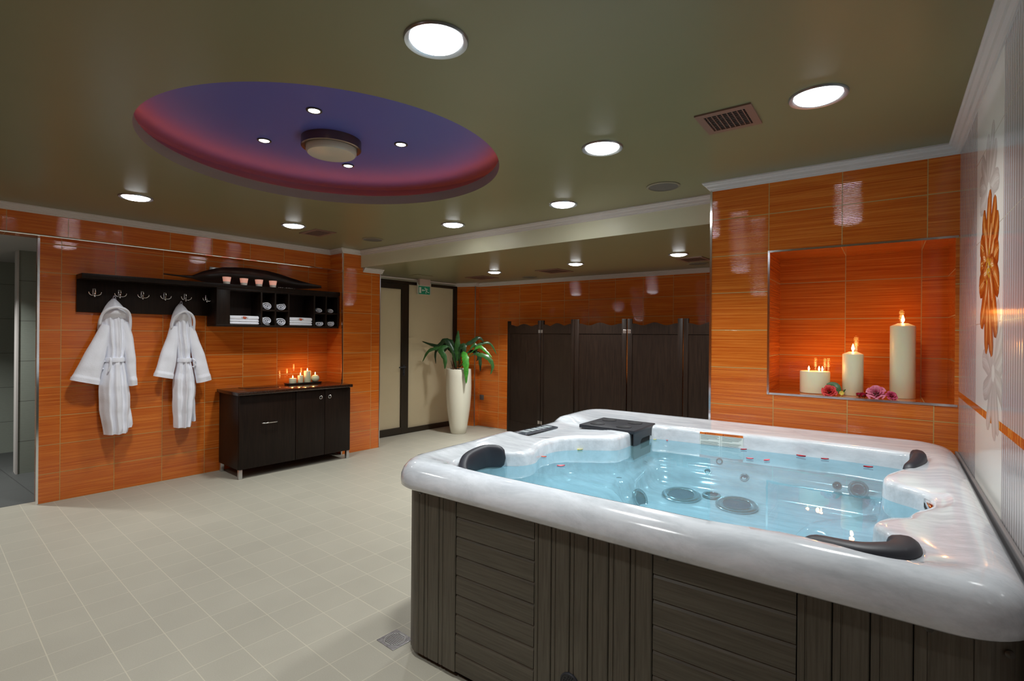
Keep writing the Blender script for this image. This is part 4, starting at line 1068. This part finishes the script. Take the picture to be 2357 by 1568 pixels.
def rolled_towel(label, y, z, rx, rz_, turns, seed):
    t = thing('rolled_towel', label, 'towel', a2w(-5.84, y, z), -D, 'rolled white towels in the cubbies')
    rnd = random.Random(seed); ph = rnd.uniform(0, 6.28); n = 90; th = 0.42 / turns
    sp_o = []
    for i in range(n):
        u = i / (n - 1); a = ph + 2 * pi * turns * u; r_ = 0.16 + 0.80 * u
        sp_o.append((r_ * cos(a) * rx, r_ * sin(a) * rz_))
    band = []
    for i in range(n):
        p, q = sp_o[max(0, i - 1)], sp_o[min(n - 1, i + 1)]; d = Vector((q[0] - p[0], q[1] - p[1])).normalized()
        w = rz_ * th * 0.86 * min(1, (n - 1 - i) / 6 + 0.35)
        band.append((sp_o[i], (-d.y * w, d.x * w)))
    zmin = min(min(s_[1], s_[1] + w_[1]) for s_, w_ in band)
    mb = MB(); rings_ = []
    for x, k in ((-0.10, 1.0), (0.085, 1.0), (0.092, 0.8), (0.094, 0.5)):
        rings_.append(([(x, s_[0] + w_[0] * (1 - k) / 2, s_[1] + w_[1] * (1 - k) / 2 - zmin) for s_, w_ in band] + [(x, s_[0] + w_[0] * (1 + k) / 2, s_[1] + w_[1] * (1 + k) / 2 - zmin) for s_, w_ in band[::-1]]))
    mb.loft(rings_); m_ = len(band)
    e = rings_[-1]; mb.add(e, [(i, i + 1, 2 * m_ - 2 - i, 2 * m_ - 1 - i) for i in range(m_ - 1)])
    mb.build('cloth', TOWEL, t, 50)
Z1, Z2, Z3 = 1.5775, 1.7505, 1.7405
for lab, y, z, rx, rz_, tn, sd in (
    ('large rolled towel, upper left of the four large rolls', 2.570, Z2, 0.060, 0.050, 2.4, 1), ('large rolled towel, upper right of the four large rolls', 2.725, Z2, 0.062, 0.046, 2.2, 2),
    ('large rolled towel, lower left of the four large rolls', 2.572, Z1, 0.060, 0.052, 2.6, 3), ('large rolled towel, lower right of the four large rolls', 2.728, Z1, 0.064, 0.051, 2.2, 4),
    ('small flattened rolled towel, upper left of the four small rolls', 3.182, Z3, 0.054, 0.032, 1.7, 5), ('small rolled towel, upper right of the four small rolls', 3.335, Z3, 0.048, 0.030, 1.5, 6),
    ('small flattened rolled towel, lower left of the four small rolls', 3.188, Z1, 0.060, 0.036, 1.8, 7), ('small rolled towel, lower right of the four small rolls', 3.338, Z1, 0.054, 0.040, 1.9, 8)):
    rolled_towel(lab, y, z, rx, rz_, tn, sd)

# ------------------------------------------------------------------ carved leaf bowl, cups and pebbles on the shelf
OB = (-5.86, 2.40, 2.0)
top = [(1.596, 0.062), (1.72, 0.057), (1.846, 0.064), (1.94, 0.115), (2.045, 0.155), (2.15, 0.185), (2.27, 0.198), (2.42, 0.205), (2.625, 0.195), (2.76, 0.170), (2.88, 0.137), (3.00, 0.108), (3.12, 0.085), (3.242, 0.070)]
bot = [(1.596, 0.050), (1.72, 0.042), (1.846, 0.032), (1.92, 0.012), (2.00, 0.002), (2.2, 0.0), (2.6, 0.0), (2.85, 0.002), (3.00, 0.012), (3.12, 0.026), (3.242, 0.040)]
dep = [(1.596, 0.006), (1.846, 0.012), (2.0, 0.05), (2.3, 0.075), (2.7, 0.075), (2.95, 0.05), (3.1, 0.018), (3.242, 0.010)]
mb = MB(); fr, bk = [], []
for i in range(61):
    y = 1.596 + (3.242 - 1.596) * i / 60
    zt, zb_, dd = lerp(top, y), lerp(bot, y), lerp(dep, y); rf, rb = [], []
    for k in range(17):
        v = k / 16; z = zb_ + (zt - zb_) * v
        bow = dd * (1 - (2 * v - 1) ** 2)
        x = 0.075 - 0.085 * v * (zt - zb_) / 0.2 - bow
        rf.append((x, y - OB[1], z)); th = 0.007 + 0.004 * (1 - (2 * v - 1) ** 2)
        rb.append((x - th, y - OB[1], z))
    fr.append(rf + rb[::-1])
mb.loft(fr, cap0=True, cap1=True)
o = fin(mb.build('leaf_bowl', BOWL, None, 40, loc=a2w(*OB)), 'long dark carved wooden leaf bowl tipped on its side on the hat shelf', 'bowl'); o.rotation_euler = (0, 0, -D)
CUPG = plain('frosted_cup_glass_glow', (0.80, 0.58, 0.54), 0.4, emit=(1.0, 0.38, 0.26), estr=0.35)  # pink tint and emission stand in for the tealight glow inside
CUPB = plain('white_cup_base', (0.72, 0.70, 0.68), 0.4)
def make_cup():
    t = thing('tealight_cup', None, 'candle cup', group='frosted tealight cups on the shelf')
    mb = MB(); mb.lathe([(0.001, 0.001), (0.031, 0.0), (0.0335, 0.024)], (0, 0, 0), 28); mb.build('base', CUPB, t, 50)
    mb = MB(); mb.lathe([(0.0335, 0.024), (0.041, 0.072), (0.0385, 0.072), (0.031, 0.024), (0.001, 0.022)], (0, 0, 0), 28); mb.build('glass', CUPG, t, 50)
    return t
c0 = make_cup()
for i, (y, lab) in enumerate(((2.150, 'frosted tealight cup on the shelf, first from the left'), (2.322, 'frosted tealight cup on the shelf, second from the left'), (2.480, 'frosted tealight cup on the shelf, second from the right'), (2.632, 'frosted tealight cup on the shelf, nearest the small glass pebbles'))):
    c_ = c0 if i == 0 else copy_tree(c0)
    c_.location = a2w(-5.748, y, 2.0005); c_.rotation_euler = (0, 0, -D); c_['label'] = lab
PEB = plain('clear_pebble_glass', (0.55, 0.55, 0.55), 0.05, spec=1.0)
rp = random.Random(5)
for i in range(9):
    mb = MB(); s = rp.uniform(0.005, 0.009); mb.ball((0, 0, s * 0.6), s, 8, 6, sz=0.6)
    fin(mb.build('glass_pebble', PEB, None, 60, loc=a2w(-5.735 - rp.uniform(0, 0.02), 2.70 + i * 0.022, 2.0)), 'tiny clear glass pebble strewn on the shelf right of the tealight cups', 'pebble', 'glass pebbles on the shelf')
o = MB(); o.box(-0.006, 0.006, -0.05, 0.05, -0.035, 0.035, bev=0.003)
o = fin(o.build('wall_socket', plain('silver_socket', (0.42, 0.44, 0.45), 0.3, 0.4), None, 40, loc=a2w(-5.980, 2.115, 2.155)), 'small silver socket plate on the orange wall behind the leaf bowl', 'socket'); o.rotation_euler = (0, 0, -D)

# ------------------------------------------------------------------ cabinet with tray and candles
OC = (-5.70, 2.80, 0.0)
cb = thing('cabinet', 'dark wooden low cabinet on metal legs under the towel cubbies', 'cabinet', a2w(*OC), -D)
mb = MB(); L(-5.96, -5.468, 2.165, 3.432, 0.095, 0.852, mb, 0.001, OC); mb.build('body', WENGE, cb, 30)
mb = MB(); L(-5.968, -5.415, 2.140, 3.443, 0.853, 0.886, mb, 0.002, OC); mb.build('worktop', WENGE_GLOSS, cb, 30)
mb = MB(); L(-5.97 + 0.02, -5.72, 2.35, 2.70, 0.8865, 0.889, mb, 0.001, OC)
mb.build('inset_plate', plain('black_glass_plate', (0.006, 0.006, 0.007), 0.15), cb, 30)
for y0, y1, kind in ((2.168, 2.754, 'bar'), (2.760, 3.099, 'ring'), (3.105, 3.430, 'ring2')):
    mb = MB(); L(-5.467, -5.449, y0, y1, 0.097, 0.845, mb, 0.0015, OC); d_ = mb.build('door', WENGE, cb, 30)
    mb = MB()
    if kind == 'bar':
        pts = spline([(-5.449, 2.39, 0.549), (-5.425, 2.395, 0.549), (-5.420, 2.467, 0.549), (-5.425, 2.540, 0.549), (-5.449, 2.545, 0.549)], 16)
        mb.tube([(p_.x - OC[0], p_.y - OC[1], p_.z) for p_ in pts], 0.006, 8); mb.build('handle', CHROME, d_, 50)
    else:
        yc = 3.052 if kind == 'ring' else 3.163
        mb.lathe([(0.021, 0), (0.021, 0.003), (0.018, 0.005), (0.014, 0.004), (0.012, 0.001)], (-5.449 - OC[0], yc - OC[1], 0.760), 24, axis='X'); hd = mb.build('ring_handle', CHROME, d_, 40)
        mb = MB(); mb.lathe([(0.012, 0.0012), (0.001, 0.0012)], (-5.449 - OC[0], yc - OC[1], 0.760), 20, axis='X'); mb.build('finger_hole', DARKHOLE, hd)
for x, y in ((-5.47, 2.185), (-5.47, 3.405), (-5.935, 2.185), (-5.935, 3.405)):
    mb = MB(); L(x - 0.018, x + 0.018, y - 0.018, y + 0.018, 0.0, 0.096, mb, 0.002, OC); mb.build('leg', ALU, cb, 30)
o = MB(); o.box(-0.055, 0.055, -0.205, 0.205, 0.0, 0.014, bev=0.005); o.box(-0.06, 0.06, -0.212, 0.212, 0.012, 0.018, bev=0.002)
TRX, TRY = -5.86, 3.055
t = fin(o.build('candle_tray', plain('dark_tray', (0.012, 0.010, 0.008), 0.35), None, 30, loc=a2w(TRX, TRY, 0.8865)), 'narrow dark tray carrying four candles on the cabinet', 'tray'); t.rotation_euler = (0, 0, -D)
def flame_part(t, p, s=1.0):
    mb = MB(); mb.tube([(p[0], p[1], p[2] - 0.004), (p[0] + 0.001, p[1], p[2] + 0.009 * s)], 0.0012, 6); mb.build('wick', WICK, t)
    mb = MB(); mb.lathe([(0.0006, 0.004 * s), (0.0055 * s, 0.012 * s), (0.0075 * s, 0.020 * s), (0.0055 * s, 0.030 * s), (0.0025 * s, 0.040 * s), (0.0004, 0.046 * s)], p, 14); mb.build('flame', FLAME, t, 60)
    ld = bpy.data.lights.new('candle_light', 'POINT'); ld.energy = CANDLE_W * s; ld.color = (1.0, 0.34, 0.07); ld.shadow_soft_size = 0.012 * s
    lo = bpy.data.objects.new('candle_light', ld); COL.objects.link(lo); lo.parent = t; lo.location = (p[0], p[1], p[2] + 0.055 * s)
def candle(label, loc, rz, prof, group, flames, fs=1.0, n=36):
    t = thing('candle', label, 'candle', loc, rz, group)
    mb = MB(); mb.lathe(prof, (0, 0, 0), n); mb.build('wax_body', WAX, t, 40)
    for p in flames: flame_part(t, p, fs)
    return t
def cyl(r, h, taper=0.0, dish=0.004):
    return [(0.001, 0), (r * 0.97, 0), (r, 0.003), (r, h - 0.004 - taper), (r * 0.975, h - taper), (r * 0.4, h - dish * 0.3), (0.001, h - dish)]
g = 'cream candles on the dark tray'
zt = 0.8865 + 0.0182
candle('short wide candle at the left end of the dark tray', a2w(TRX, 2.925, zt), -D, cyl(0.041, 0.056), g, [(0, 0, 0.053)], 0.8)
candle('slim candle second from the left on the dark tray', a2w(TRX, 3.018, zt), -D, cyl(0.031, 0.084), g, [(0, 0, 0.081)], 0.8)
candle('tallest candle on the dark tray', a2w(TRX, 3.105, zt), -D, cyl(0.040, 0.134), g, [(0, 0, 0.131)], 0.8)
candle('ball shaped candle at the right end of the dark tray', a2w(TRX, 3.205, zt), -D, [(0.001, 0), (0.026, 0), (0.040, 0.010), (0.049, 0.030), (0.049, 0.048), (0.040, 0.068), (0.024, 0.079), (0.010, 0.080), (0.001, 0.078)], g, [(0, 0, 0.079)], 0.8)

# ------------------------------------------------------------------ niche: candles and roses
NZ = NZ0 + 0.0005
g = 'cream candles in the niche'
candle('wide low candle with three wicks in the niche', (-0.375, 3.845, NZ), 0, cyl(0.085, 0.140, 0, 0.003), g, [(-0.035, 0.010, 0.138), (0.022, 0.015, 0.138), (0.042, -0.006, 0.138)], 0.75, 48)
candle('medium pillar candle in the middle of the niche', (-0.170, 3.850, NZ), 0, cyl(0.056, 0.270, 0.014, -0.002), g, [(0, 0, 0.268)], 1.15, 40)
candle('tallest pillar candle at the right of the niche', (0.078, 3.870, NZ), 0, cyl(0.063, 0.447, 0.016, -0.002), g, [(0, 0, 0.445)], 1.15, 40)
RM = {'red': ((0.60, 0.025, 0.035), (0.75, 0.10, 0.08)), 'pink': ((0.62, 0.10, 0.22), (0.80, 0.32, 0.42)), 'dark': ((0.30, 0.004, 0.04), (0.42, 0.012, 0.08)), 'rose': ((0.55, 0.03, 0.12), (0.72, 0.14, 0.26))}
def rmat(k):
    nm = 'rose_petals_' + k
    if nm in bpy.data.materials: return bpy.data.materials[nm]
    m = NT(nm); tc = m.n('TexCoord'); f = m.noise(tc.outputs['Object'], 60, 3)
    m.link(m.ramp(f, [(0.35, RM[k][0]), (0.65, RM[k][1])]), m.b.inputs['Base Color']); m.set(Roughness=0.6); return m.mat
LEAFG = plain('rose_leaf_green', (0.03, 0.12, 0.02), 0.4)
def rose(label, loc, r, k, tilt, seed):
    """a rose head: whorls of cupped petals"""
    t = thing('rose', label, 'flower', loc, 0, 'rose heads in the niche'); t.rotation_euler = tilt
    rnd = random.Random(seed); mb = MB()
    for ly, (n_, rr, h_, open_) in enumerate(((3, 0.18, 0.62, 0.05), (4, 0.36, 0.66, 0.16), (5, 0.58, 0.62, 0.34), (6, 0.84, 0.50, 0.62), (6, 1.0, 0.34, 0.9))):
        for i in range(n_):
            a0 = 2 * pi * i / n_ + ly * 0.7 + rnd.uniform(-0.15, 0.15); rows = []
            for u in range(5):
                uu = u / 4; row = []
                for v in range(7):
                    vv = v / 3 - 1; a = a0 + vv * (pi / n_) * 1.25 * (0.55 + 0.45 * sin(pi * min(1, uu + 0.15)))
                    rad = r * rr * (0.35 + 0.65 * uu ** 0.8) + r * open_ * 0.25 * max(0, uu - 0.7) / 0.3
                    z = r * (0.08 + 1.35 * h_ * uu * (1 - 0.16 * vv * vv)) - r * open_ * 0.35 * max(0, uu - 0.6)
                    row.append((rad * cos(a), rad * sin(a), z))
                rows.append(row)
            inner = [[(x * 0.96, y * 0.96, z + 0.0006) for x, y, z in row] for row in rows]
            mb.loft(rows, close=False); mb.loft(inner, close=False)
    b_ = mb.build('petals', rmat(k), t, 70, fixn=False)
    mb = MB(); mb.ball((0, 0, r * 0.12), r * 0.28, 10, 6); mb.build('calyx', LEAFG, t, 60)
    return t
def leaf_blade(mb, pts, w, n=12, up=Vector((0, 0, 1)), curl=0.15):
    P_ = spline(pts, n); rows = []
    for i, p_ in enumerate(P_):
        tg = (P_[min(i + 1, n - 1)] - P_[max(0, i - 1)]).normalized(); sd = tg.cross(up)
        if sd.length < 1e-3: sd = Vector((1, 0, 0))
        sd.normalize(); nr = sd.cross(tg); u = i / (n - 1); ww = w * max(0.03, sin(pi * u ** 0.8) ** 0.8)
        rows.append([p_ + sd * (ww * v) + nr * (curl * ww * v * v) for v in (-1, -0.5, 0, 0.5, 1)])
    mb.loft(rows, close=False); mb.loft([[q + Vector((0, 0, -0.0008)) for q in r_] for r_ in rows], close=False)
rose('red rose head lying beside the wide low candle', (-0.285, 3.715, NZ + 0.020), 0.036, 'red', (radians(58), 0, radians(10)), 1)
rose('large pink rose head between the medium and the tall candle', (-0.048, 3.735, NZ + 0.024), 0.042, 'pink', (radians(55), 0, radians(-5)), 2)
rose('small rose bud at the foot of the tall candle', (0.022, 3.725, NZ + 0.016), 0.026, 'rose', (radians(55), 0, radians(25)), 3)
for lab, x, y, r_, sd in (('dark red rosebud touching the foot of the medium candle', -0.134, 3.735, 0.015, 4), ('dark red rosebud in the middle of the dark cluster', -0.110, 3.728, 0.015, 5), ('dark red rosebud next to the large pink rose', -0.092, 3.750, 0.017, 6), ('dark red rosebud at the back of the dark cluster', -0.118, 3.768, 0.017, 7)):
    rose(lab, (x, y, NZ + 0.010), r_, 'dark', (radians(50), 0, radians(sd * 40)), sd)
t = thing('small_flower', 'small yellow flower with a green leaf between the red rose and the medium candle', 'flower', (-0.222, 3.745, NZ))
mb = MB()
for i in range(7):
    a = 2 * pi * i / 7; leaf_blade(mb, [(0, 0, 0.016), (0.006 * cos(a), -0.002, 0.018 + 0.006 * sin(a)), (0.015 * cos(a), -0.004, 0.018 + 0.014 * sin(a))], 0.006, 6, Vector((0, 1, 0)))
mb.build('petals', PET['yellow'], t, 60, fixn=False)
mb = MB(); leaf_blade(mb, [(-0.01, 0.03, 0.005), (-0.025, 0.04, 0.05), (-0.055, 0.05, 0.066), (-0.085, 0.05, 0.062)], 0.018, 10, Vector((0, -1, 0.6))); leaf_blade(mb, [(0.0, 0.01, 0.004), (0.012, 0.0, 0.03), (0.022, 0.0, 0.042)], 0.004, 6, Vector((0, 1, 0)))
mb.build('leaves', LEAFG, t, 60, fixn=False)

# ------------------------------------------------------------------ printed flower on the right wall
FP = thing('flower_print', 'large orange daisy printed on the white tile column of the right wall', 'flower print', (XR, 2.665, 1.765))
def petal_mat(nm, stops):
    m = NT(nm); tc = m.n('TexCoord'); sp = m.n('SeparateXYZ'); m.link(tc.outputs['UV'], sp.inputs[0])
    f = m.noise(m.mapv(tc.outputs['UV'], (1.2, 9, 1)), 1.0, 3, 0.6)
    t_ = m.math('ADD', m.math('MULTIPLY', f, 0.8), m.math('MULTIPLY', m.math('ABSOLUTE', m.math('SUBTRACT', sp.outputs[1], 0.5)), 0.7))
    m.link(m.ramp(t_, stops), m.b.inputs['Base Color']); m.set(Roughness=0.12); return m.mat
PM1 = petal_mat('printed_orange_petal', [(0.34, (0.74, 0.44, 0.17)), (0.47, (0.50, 0.13, 0.015)), (0.66, (0.22, 0.03, 0.004))])
PM2 = petal_mat('printed_pale_petal', [(0.34, (0.82, 0.62, 0.38)), (0.48, (0.60, 0.22, 0.05)), (0.66, (0.24, 0.035, 0.005))])
PM3 = petal_mat('printed_grey_petal', [(0.3, (0.68, 0.66, 0.62)), (0.6, (0.52, 0.49, 0.46)), (0.8, (0.46, 0.43, 0.41))])
PM4 = plain('printed_yellow_stamens', (0.62, 0.36, 0.03), 0.15)
def print_petal(mb, cy, cz, a, r0, r1, w, lift, mi=0, notch=True, ymax=0.30):
    n = 12; rows, uvs = [], []
    for i in range(n):
        u = i / (n - 1); ww = w * (0.35 + 0.65 * sin(pi * min(1, 0.12 + u * 0.72)) ** 0.7) * (1.0 if u < 0.86 else sqrt(max(0.02, 1 - ((u - 0.86) / 0.15) ** 2)))
        r_ = r0 + (r1 - r0) * u; ang = a + 0.10 * sin(2.5 * u + a * 3)
        rows.append([(-lift, max(-ymax, min(ymax, cy + r_ * cos(ang) - v * ww * sin(ang))), cz + r_ * sin(ang) + v * ww * cos(ang)) for v in (-1, -0.33, 0.33, 1)]); uvs.append(u)
    for i in range(n - 1):
        for k in range(3):
            v0, v1 = k / 3, (k + 1) / 3
            mb.quad(rows[i][k], rows[i][k + 1], rows[i + 1][k + 1], rows[i + 1][k], mi, [(uvs[i], v0), (uvs[i], v1), (uvs[i + 1], v1), (uvs[i + 1], v0)])
rf = random.Random(3)
for nm, cy, cz, rr, a0 in (('shadow_flower', 0.02, 0.30, 0.27, 0.3), ('shadow_flower', -0.12, -0.40, 0.29, 0.1)):
    mb = MB()
    for i in range(11):
        print_petal(mb, cy, cz, a0 + 2 * pi * i / 11 + rf.uniform(-0.08, 0.08), 0.03, rr * rf.uniform(0.8, 1.0), 0.045, 0.0002 + 0.00001 * i)
    o = mb.build(nm, PM3, FP, None, fixn=False); o['label'] = 'pale grey shadow daisy'
mb = MB()
for i in range(13):
    a = 2 * pi * i / 13 + 0.12; up_ = abs(sin(a))
    print_petal(mb, 0, 0, a, 0.02, (0.215 + 0.085 * up_ + (0.04 if sin(a) < -0.5 else 0)) * rf.uniform(0.9, 1.04), 0.058, 0.0004 + 0.00001 * i, 0)
for i in range(9):
    a = 2 * pi * i / 9 + 0.45; print_petal(mb, 0, 0.0, a, 0.02, (0.12 + 0.05 * abs(sin(a))) * rf.uniform(0.9, 1.1), 0.045, 0.0006 + 0.00001 * i, 1)
mb.build('petals', [PM1, PM2], FP, None, fixn=False)
mb = MB()
for i in range(24):
    a = rf.uniform(0, 6.28); q = rf.uniform(0.008, 0.06); mb.add([(-0.0008 - 0.00001 * i, q * cos(a) + 0.008 * cos(b_), q * sin(a) * 1.2 + 0.009 * sin(b_)) for b_ in [2 * pi * k / 8 for k in range(8)]], [tuple(range(8))])
mb.build('stamens', PM4, FP, None, fixn=False)

# ------------------------------------------------------------------ folding screen
SC = [(-4.66, 6.26), (-3.96, 6.12), (-3.245, 5.80), (-2.555, 5.87), (-1.90, 5.96), (-1.25, 5.84)]
FS = thing('folding_screen', 'dark brown wooden folding screen with wavy panel tops behind the hot tub', 'folding screen', (-3.0, 6.0, 0))
HT = 1.70
hinge_mat = plain('pewter_hinge', (0.45, 0.42, 0.40), 0.3, 0.9)
for i in range(5):
    p0, p1 = Vector((*SC[i], 0)), Vector((*SC[i + 1], 0)); d = (p1 - p0).normalized(); Lp = (p1 - p0).length
    M_ = Matrix.Translation(p0 - FS.location) @ Matrix.Rotation(atan2(d.y, d.x), 4, 'Z')
    g0 = 0.006; W_ = Lp - 2 * g0; pw = 0.058
    mb = MB()
    for a in (g0, Lp - g0 - pw): mb.box(a, a + pw, -0.013, 0.013, 0, HT, bev=0.003, M=M_)
    x0, x1 = g0 + pw, Lp - g0 - pw
    mb.box(x0, x1, -0.011, 0.011, 0.02, 0.20, M=M_)
    n = 40; tops = []
    for k in range(n + 1):
        u = k / n; zt_ = HT - 0.060 - 0.020 * cos(2 * pi * 2 * u) * -1 * 0.75 - 0.012 * (1 - sin(pi * u))
        tops.append((x0 + (x1 - x0) * u, zt_))
    zr = HT - 0.185
    for y in (-0.011, 0.011):
        for (xa, za_), (xb, zb_) in zip(tops, tops[1:]): mb.quad(*[M_ @ Vector(q) for q in ((xa, y, zr), (xb, y, zr), (xb, y, zb_), (xa, y, za_))])
    for (xa, za_), (xb, zb_) in zip(tops, tops[1:]): mb.quad(*[M_ @ Vector(q) for q in ((xa, -0.011, za_), (xb, -0.011, zb_), (xb, 0.011, zb_), (xa, 0.011, za_))])
    mb.quad(*[M_ @ Vector(q) for q in ((x0, -0.011, zr), (x1, -0.011, zr), (x1, 0.011, zr), (x0, 0.011, zr))])
    fr_ = mb.build('panel_frame', WENGE, FS, 30)
    mb = MB(); mb.box(x0 - 0.004, x1 + 0.004, -0.004, 0.004, 0.19, zr + 0.006, M=M_); mb.build('infill', WENGE, fr_)
    if i in (0, 2):
        for a in (Lp - 0.050,):
            mb = MB()
            for zz in (HT - 0.155, 0.25):
                mb.box(a, a + 0.042, -0.0155, -0.012, zz - 0.022, zz + 0.022, bev=0.001, M=M_)
                for q in (0.010, 0.030):
                    c_ = M_ @ Vector((a + q, -0.016, zz)); mb.ball(c_, 0.004, 8, 5)
            mb.build('hinge', hinge_mat, fr_)
    if i in (1, 3):
        mb = MB()
        for zz in (HT - 0.155, 0.25): mb.box(0.008, 0.050, -0.0155, -0.012, zz - 0.022, zz + 0.022, bev=0.001, M=M_)
        mb.build('hinge', hinge_mat, fr_)

o = MB(); o.box(-0.040, 0.040, -0.012, 0.0, -0.040, 0.040, bev=0.004); o.box(-0.025, 0.025, -0.016, -0.010, -0.025, 0.025, bev=0.002)
fin(o.build('wall_socket', plain('dark_grey_socket', (0.12, 0.11, 0.11), 0.4), None, 30, loc=(-5.335, 6.472, 0.468)), 'small square grey socket low on the orange wall beside the screen', 'socket')

# ------------------------------------------------------------------ potted plant
PX, PY = -5.235, 5.795
PP = thing('potted_plant', 'leafy green plant in a tall cream vase between the glass door and the screen', 'plant', (PX, PY, 0))
mb = MB(); mb.lathe([(0.001, 0.002), (0.112, 0.0), (0.118, 0.006), (0.135, 0.10), (0.160, 0.26), (0.180, 0.42), (0.191, 0.58), (0.194, 0.72), (0.191, 0.86), (0.186, 0.965), (0.184, 0.972), (0.178, 0.970), (0.176, 0.93), (0.001, 0.93)], (0, 0, 0), 56)
mb.build('vase', CREAM, PP, 40)
mb = MB(); rp = random.Random(9)
for i in range(46):
    a = rp.uniform(0, 6.28); q = 0.165 * sqrt(rp.random()); s = rp.uniform(0.012, 0.024); mb.ball((q * cos(a), q * sin(a), 0.945 + s * 0.3), s, 7, 5, sz=0.7)
fin(mb.build('pebbles', plain('pale_pebbles', (0.55, 0.53, 0.50), 0.6, var=0.3, vscale=30), PP, 60), kind='stuff')
vr = Vector((cos(TB - 0.11), sin(TB - 0.11), 0)); vf = Vector((-vr.y, vr.x, 0))     # right and away, for a bush facing the room
def leafmat(nm, a, b_):
    m = NT(nm); tc = m.n('TexCoord'); f = m.noise(tc.outputs['Object'], 26, 3)
    m.link(m.ramp(f, [(0.3, a), (0.7, b_)]), m.b.inputs['Base Color']); m.set(Roughness=0.3); return m.mat
LG = [leafmat('deep_green_leaf', (0.016, 0.065, 0.016), (0.040, 0.130, 0.028)), leafmat('fresh_green_leaf', (0.025, 0.16, 0.018), (0.07, 0.30, 0.03)), leafmat('dark_leaf', (0.010, 0.034, 0.013), (0.024, 0.065, 0.022))]
K = 0.00113
leaves = [  # control points (crop right, crop down, depth), half width, material
    ([(575, 590, 0), (572, 470, 0), (572, 300, 0), (575, 95, .03)], 44, 0.30, 0), ([(560, 590, 0), (520, 400, 0), (400, 235, .02), (290, 310, .03), (65, 250, .06)], 32, 0.35, 2),
    ([(550, 590, 0), (470, 330, -.05), (330, 335, -.08), (200, 380, -.1), (118, 525, -.1)], 24, 0.40, 0), ([(545, 590, 0), (480, 300, .05), (330, 310, .1), (245, 400, .12), (255, 560, .1)], 20, 0.45, 2),
    ([(555, 590, 0), (490, 330, -.06), (370, 350, -.12), (435, 470, -.16), (440, 612, -.17)], 38, 0.40, 0), ([(565, 590, 0), (540, 420, 0), (480, 280, .05), (380, 240, .08), (300, 320, .1)], 42, 0.35, 2),
    ([(600, 590, 0), (650, 330, .04), (760, 250, .06), (850, 195, .08), (915, 245, .1)], 30, 0.35, 2), ([(605, 590, 0), (720, 370, .08), (850, 285, .12), (990, 270, .15), (1090, 425, .15)], 19, 0.45, 0),
    ([(610, 590, 0), (760, 400, 0), (870, 315, 0), (960, 370, -.02), (1050, 458, -.04)], 23, 0.45, 1), ([(615, 590, 0), (760, 440, -.05), (890, 415, -.1), (1010, 460, -.12), (1068, 560, -.12), (1038, 680, -.1)], 30, 0.42, 0),
    ([(615, 590, 0), (740, 450, .03), (835, 400, .05), (872, 490, .05), (880, 648, .05)], 30, 0.45, 2), ([(600, 590, 0), (640, 400, -.08), (705, 440, -.17), (730, 580, -.215), (737, 795, -.225)], 45, 0.42, 1),
    ([(590, 590, 0), (620, 340, -.04), (675, 310, -.07), (682, 445, -.09)], 36, 0.42, 2), ([(605, 590, 0), (700, 420, .02), (790, 290, .04), (822, 330, .04), (820, 435, .03)], 22, 0.45, 0),
    ([(585, 590, 0), (600, 420, .02), (640, 330, .05), (650, 440, .08)], 34, 0.40, 2), ([(595, 590, 0), (660, 420, .08), (780, 380, .14), (830, 450, .18), (800, 520, .2)], 24, 0.42, 2),
    ([(570, 590, 0), (500, 420, .1), (400, 330, .18), (330, 420, .2)], 30, 0.42, 2)]
for mi_ in range(3):
    mb = MB()
    for pts, hw, t0, mi in leaves:
        if mi != mi_: continue
        P_ = spline([vr * ((x - 595) * K) + vf * d_ + Vector((0, 0, 0.965 + (620 - y) * K)) for x, y, d_ in pts], 26)
        k0 = max(2, int(26 * t0 * 0.8)); mb.tube(P_[:k0 + 1], [0.0045] * k0 + [0.003], 6)
        rows, under = [], []
        for i in range(k0, 26):
            u = (i - k0) / (25 - k0); tg = (P_[min(i + 1, 25)] - P_[i - 1]).normalized()
            sd = tg.cross(vf + Vector((0, 0, -0.35))).normalized(); nr = sd.cross(tg).normalized()
            ww = hw * K * max(0.02, (sin(pi * min(1, 0.06 + 0.94 * u) ** 0.75) ** 0.75)); wav = 0.10 * sin(i * 1.9)
            r_ = [P_[i] + sd * (ww * v * (1 + wav * (abs(v) > 0.9))) + nr * (0.22 * ww * v * v + (0.06 * ww * sin(i * 1.7) if abs(v) > 0.9 else 0)) for v in (-1, -0.5, 0, 0.5, 1)]
            rows.append(r_); under.append([q - nr * 0.0012 for q in r_])
        mb.loft(rows, close=False); mb.loft(under, close=False)
    mb.build('foliage', LG[mi_], PP, 70, fixn=False)
mb = MB()
for i in range(16):
    a = rp.uniform(0, 6.28); q = rp.uniform(0.03, 0.12); e = rp.uniform(1.2, 1.5)
    mb.tube([(q * cos(a), q * sin(a), 0.94), (q * cos(a) * e, q * sin(a) * e, 0.94 + rp.uniform(0.12, 0.2))], 0.004, 6)
mb.build('stems', plain('brown_stems', (0.10, 0.05, 0.02), 0.6), PP, 60)
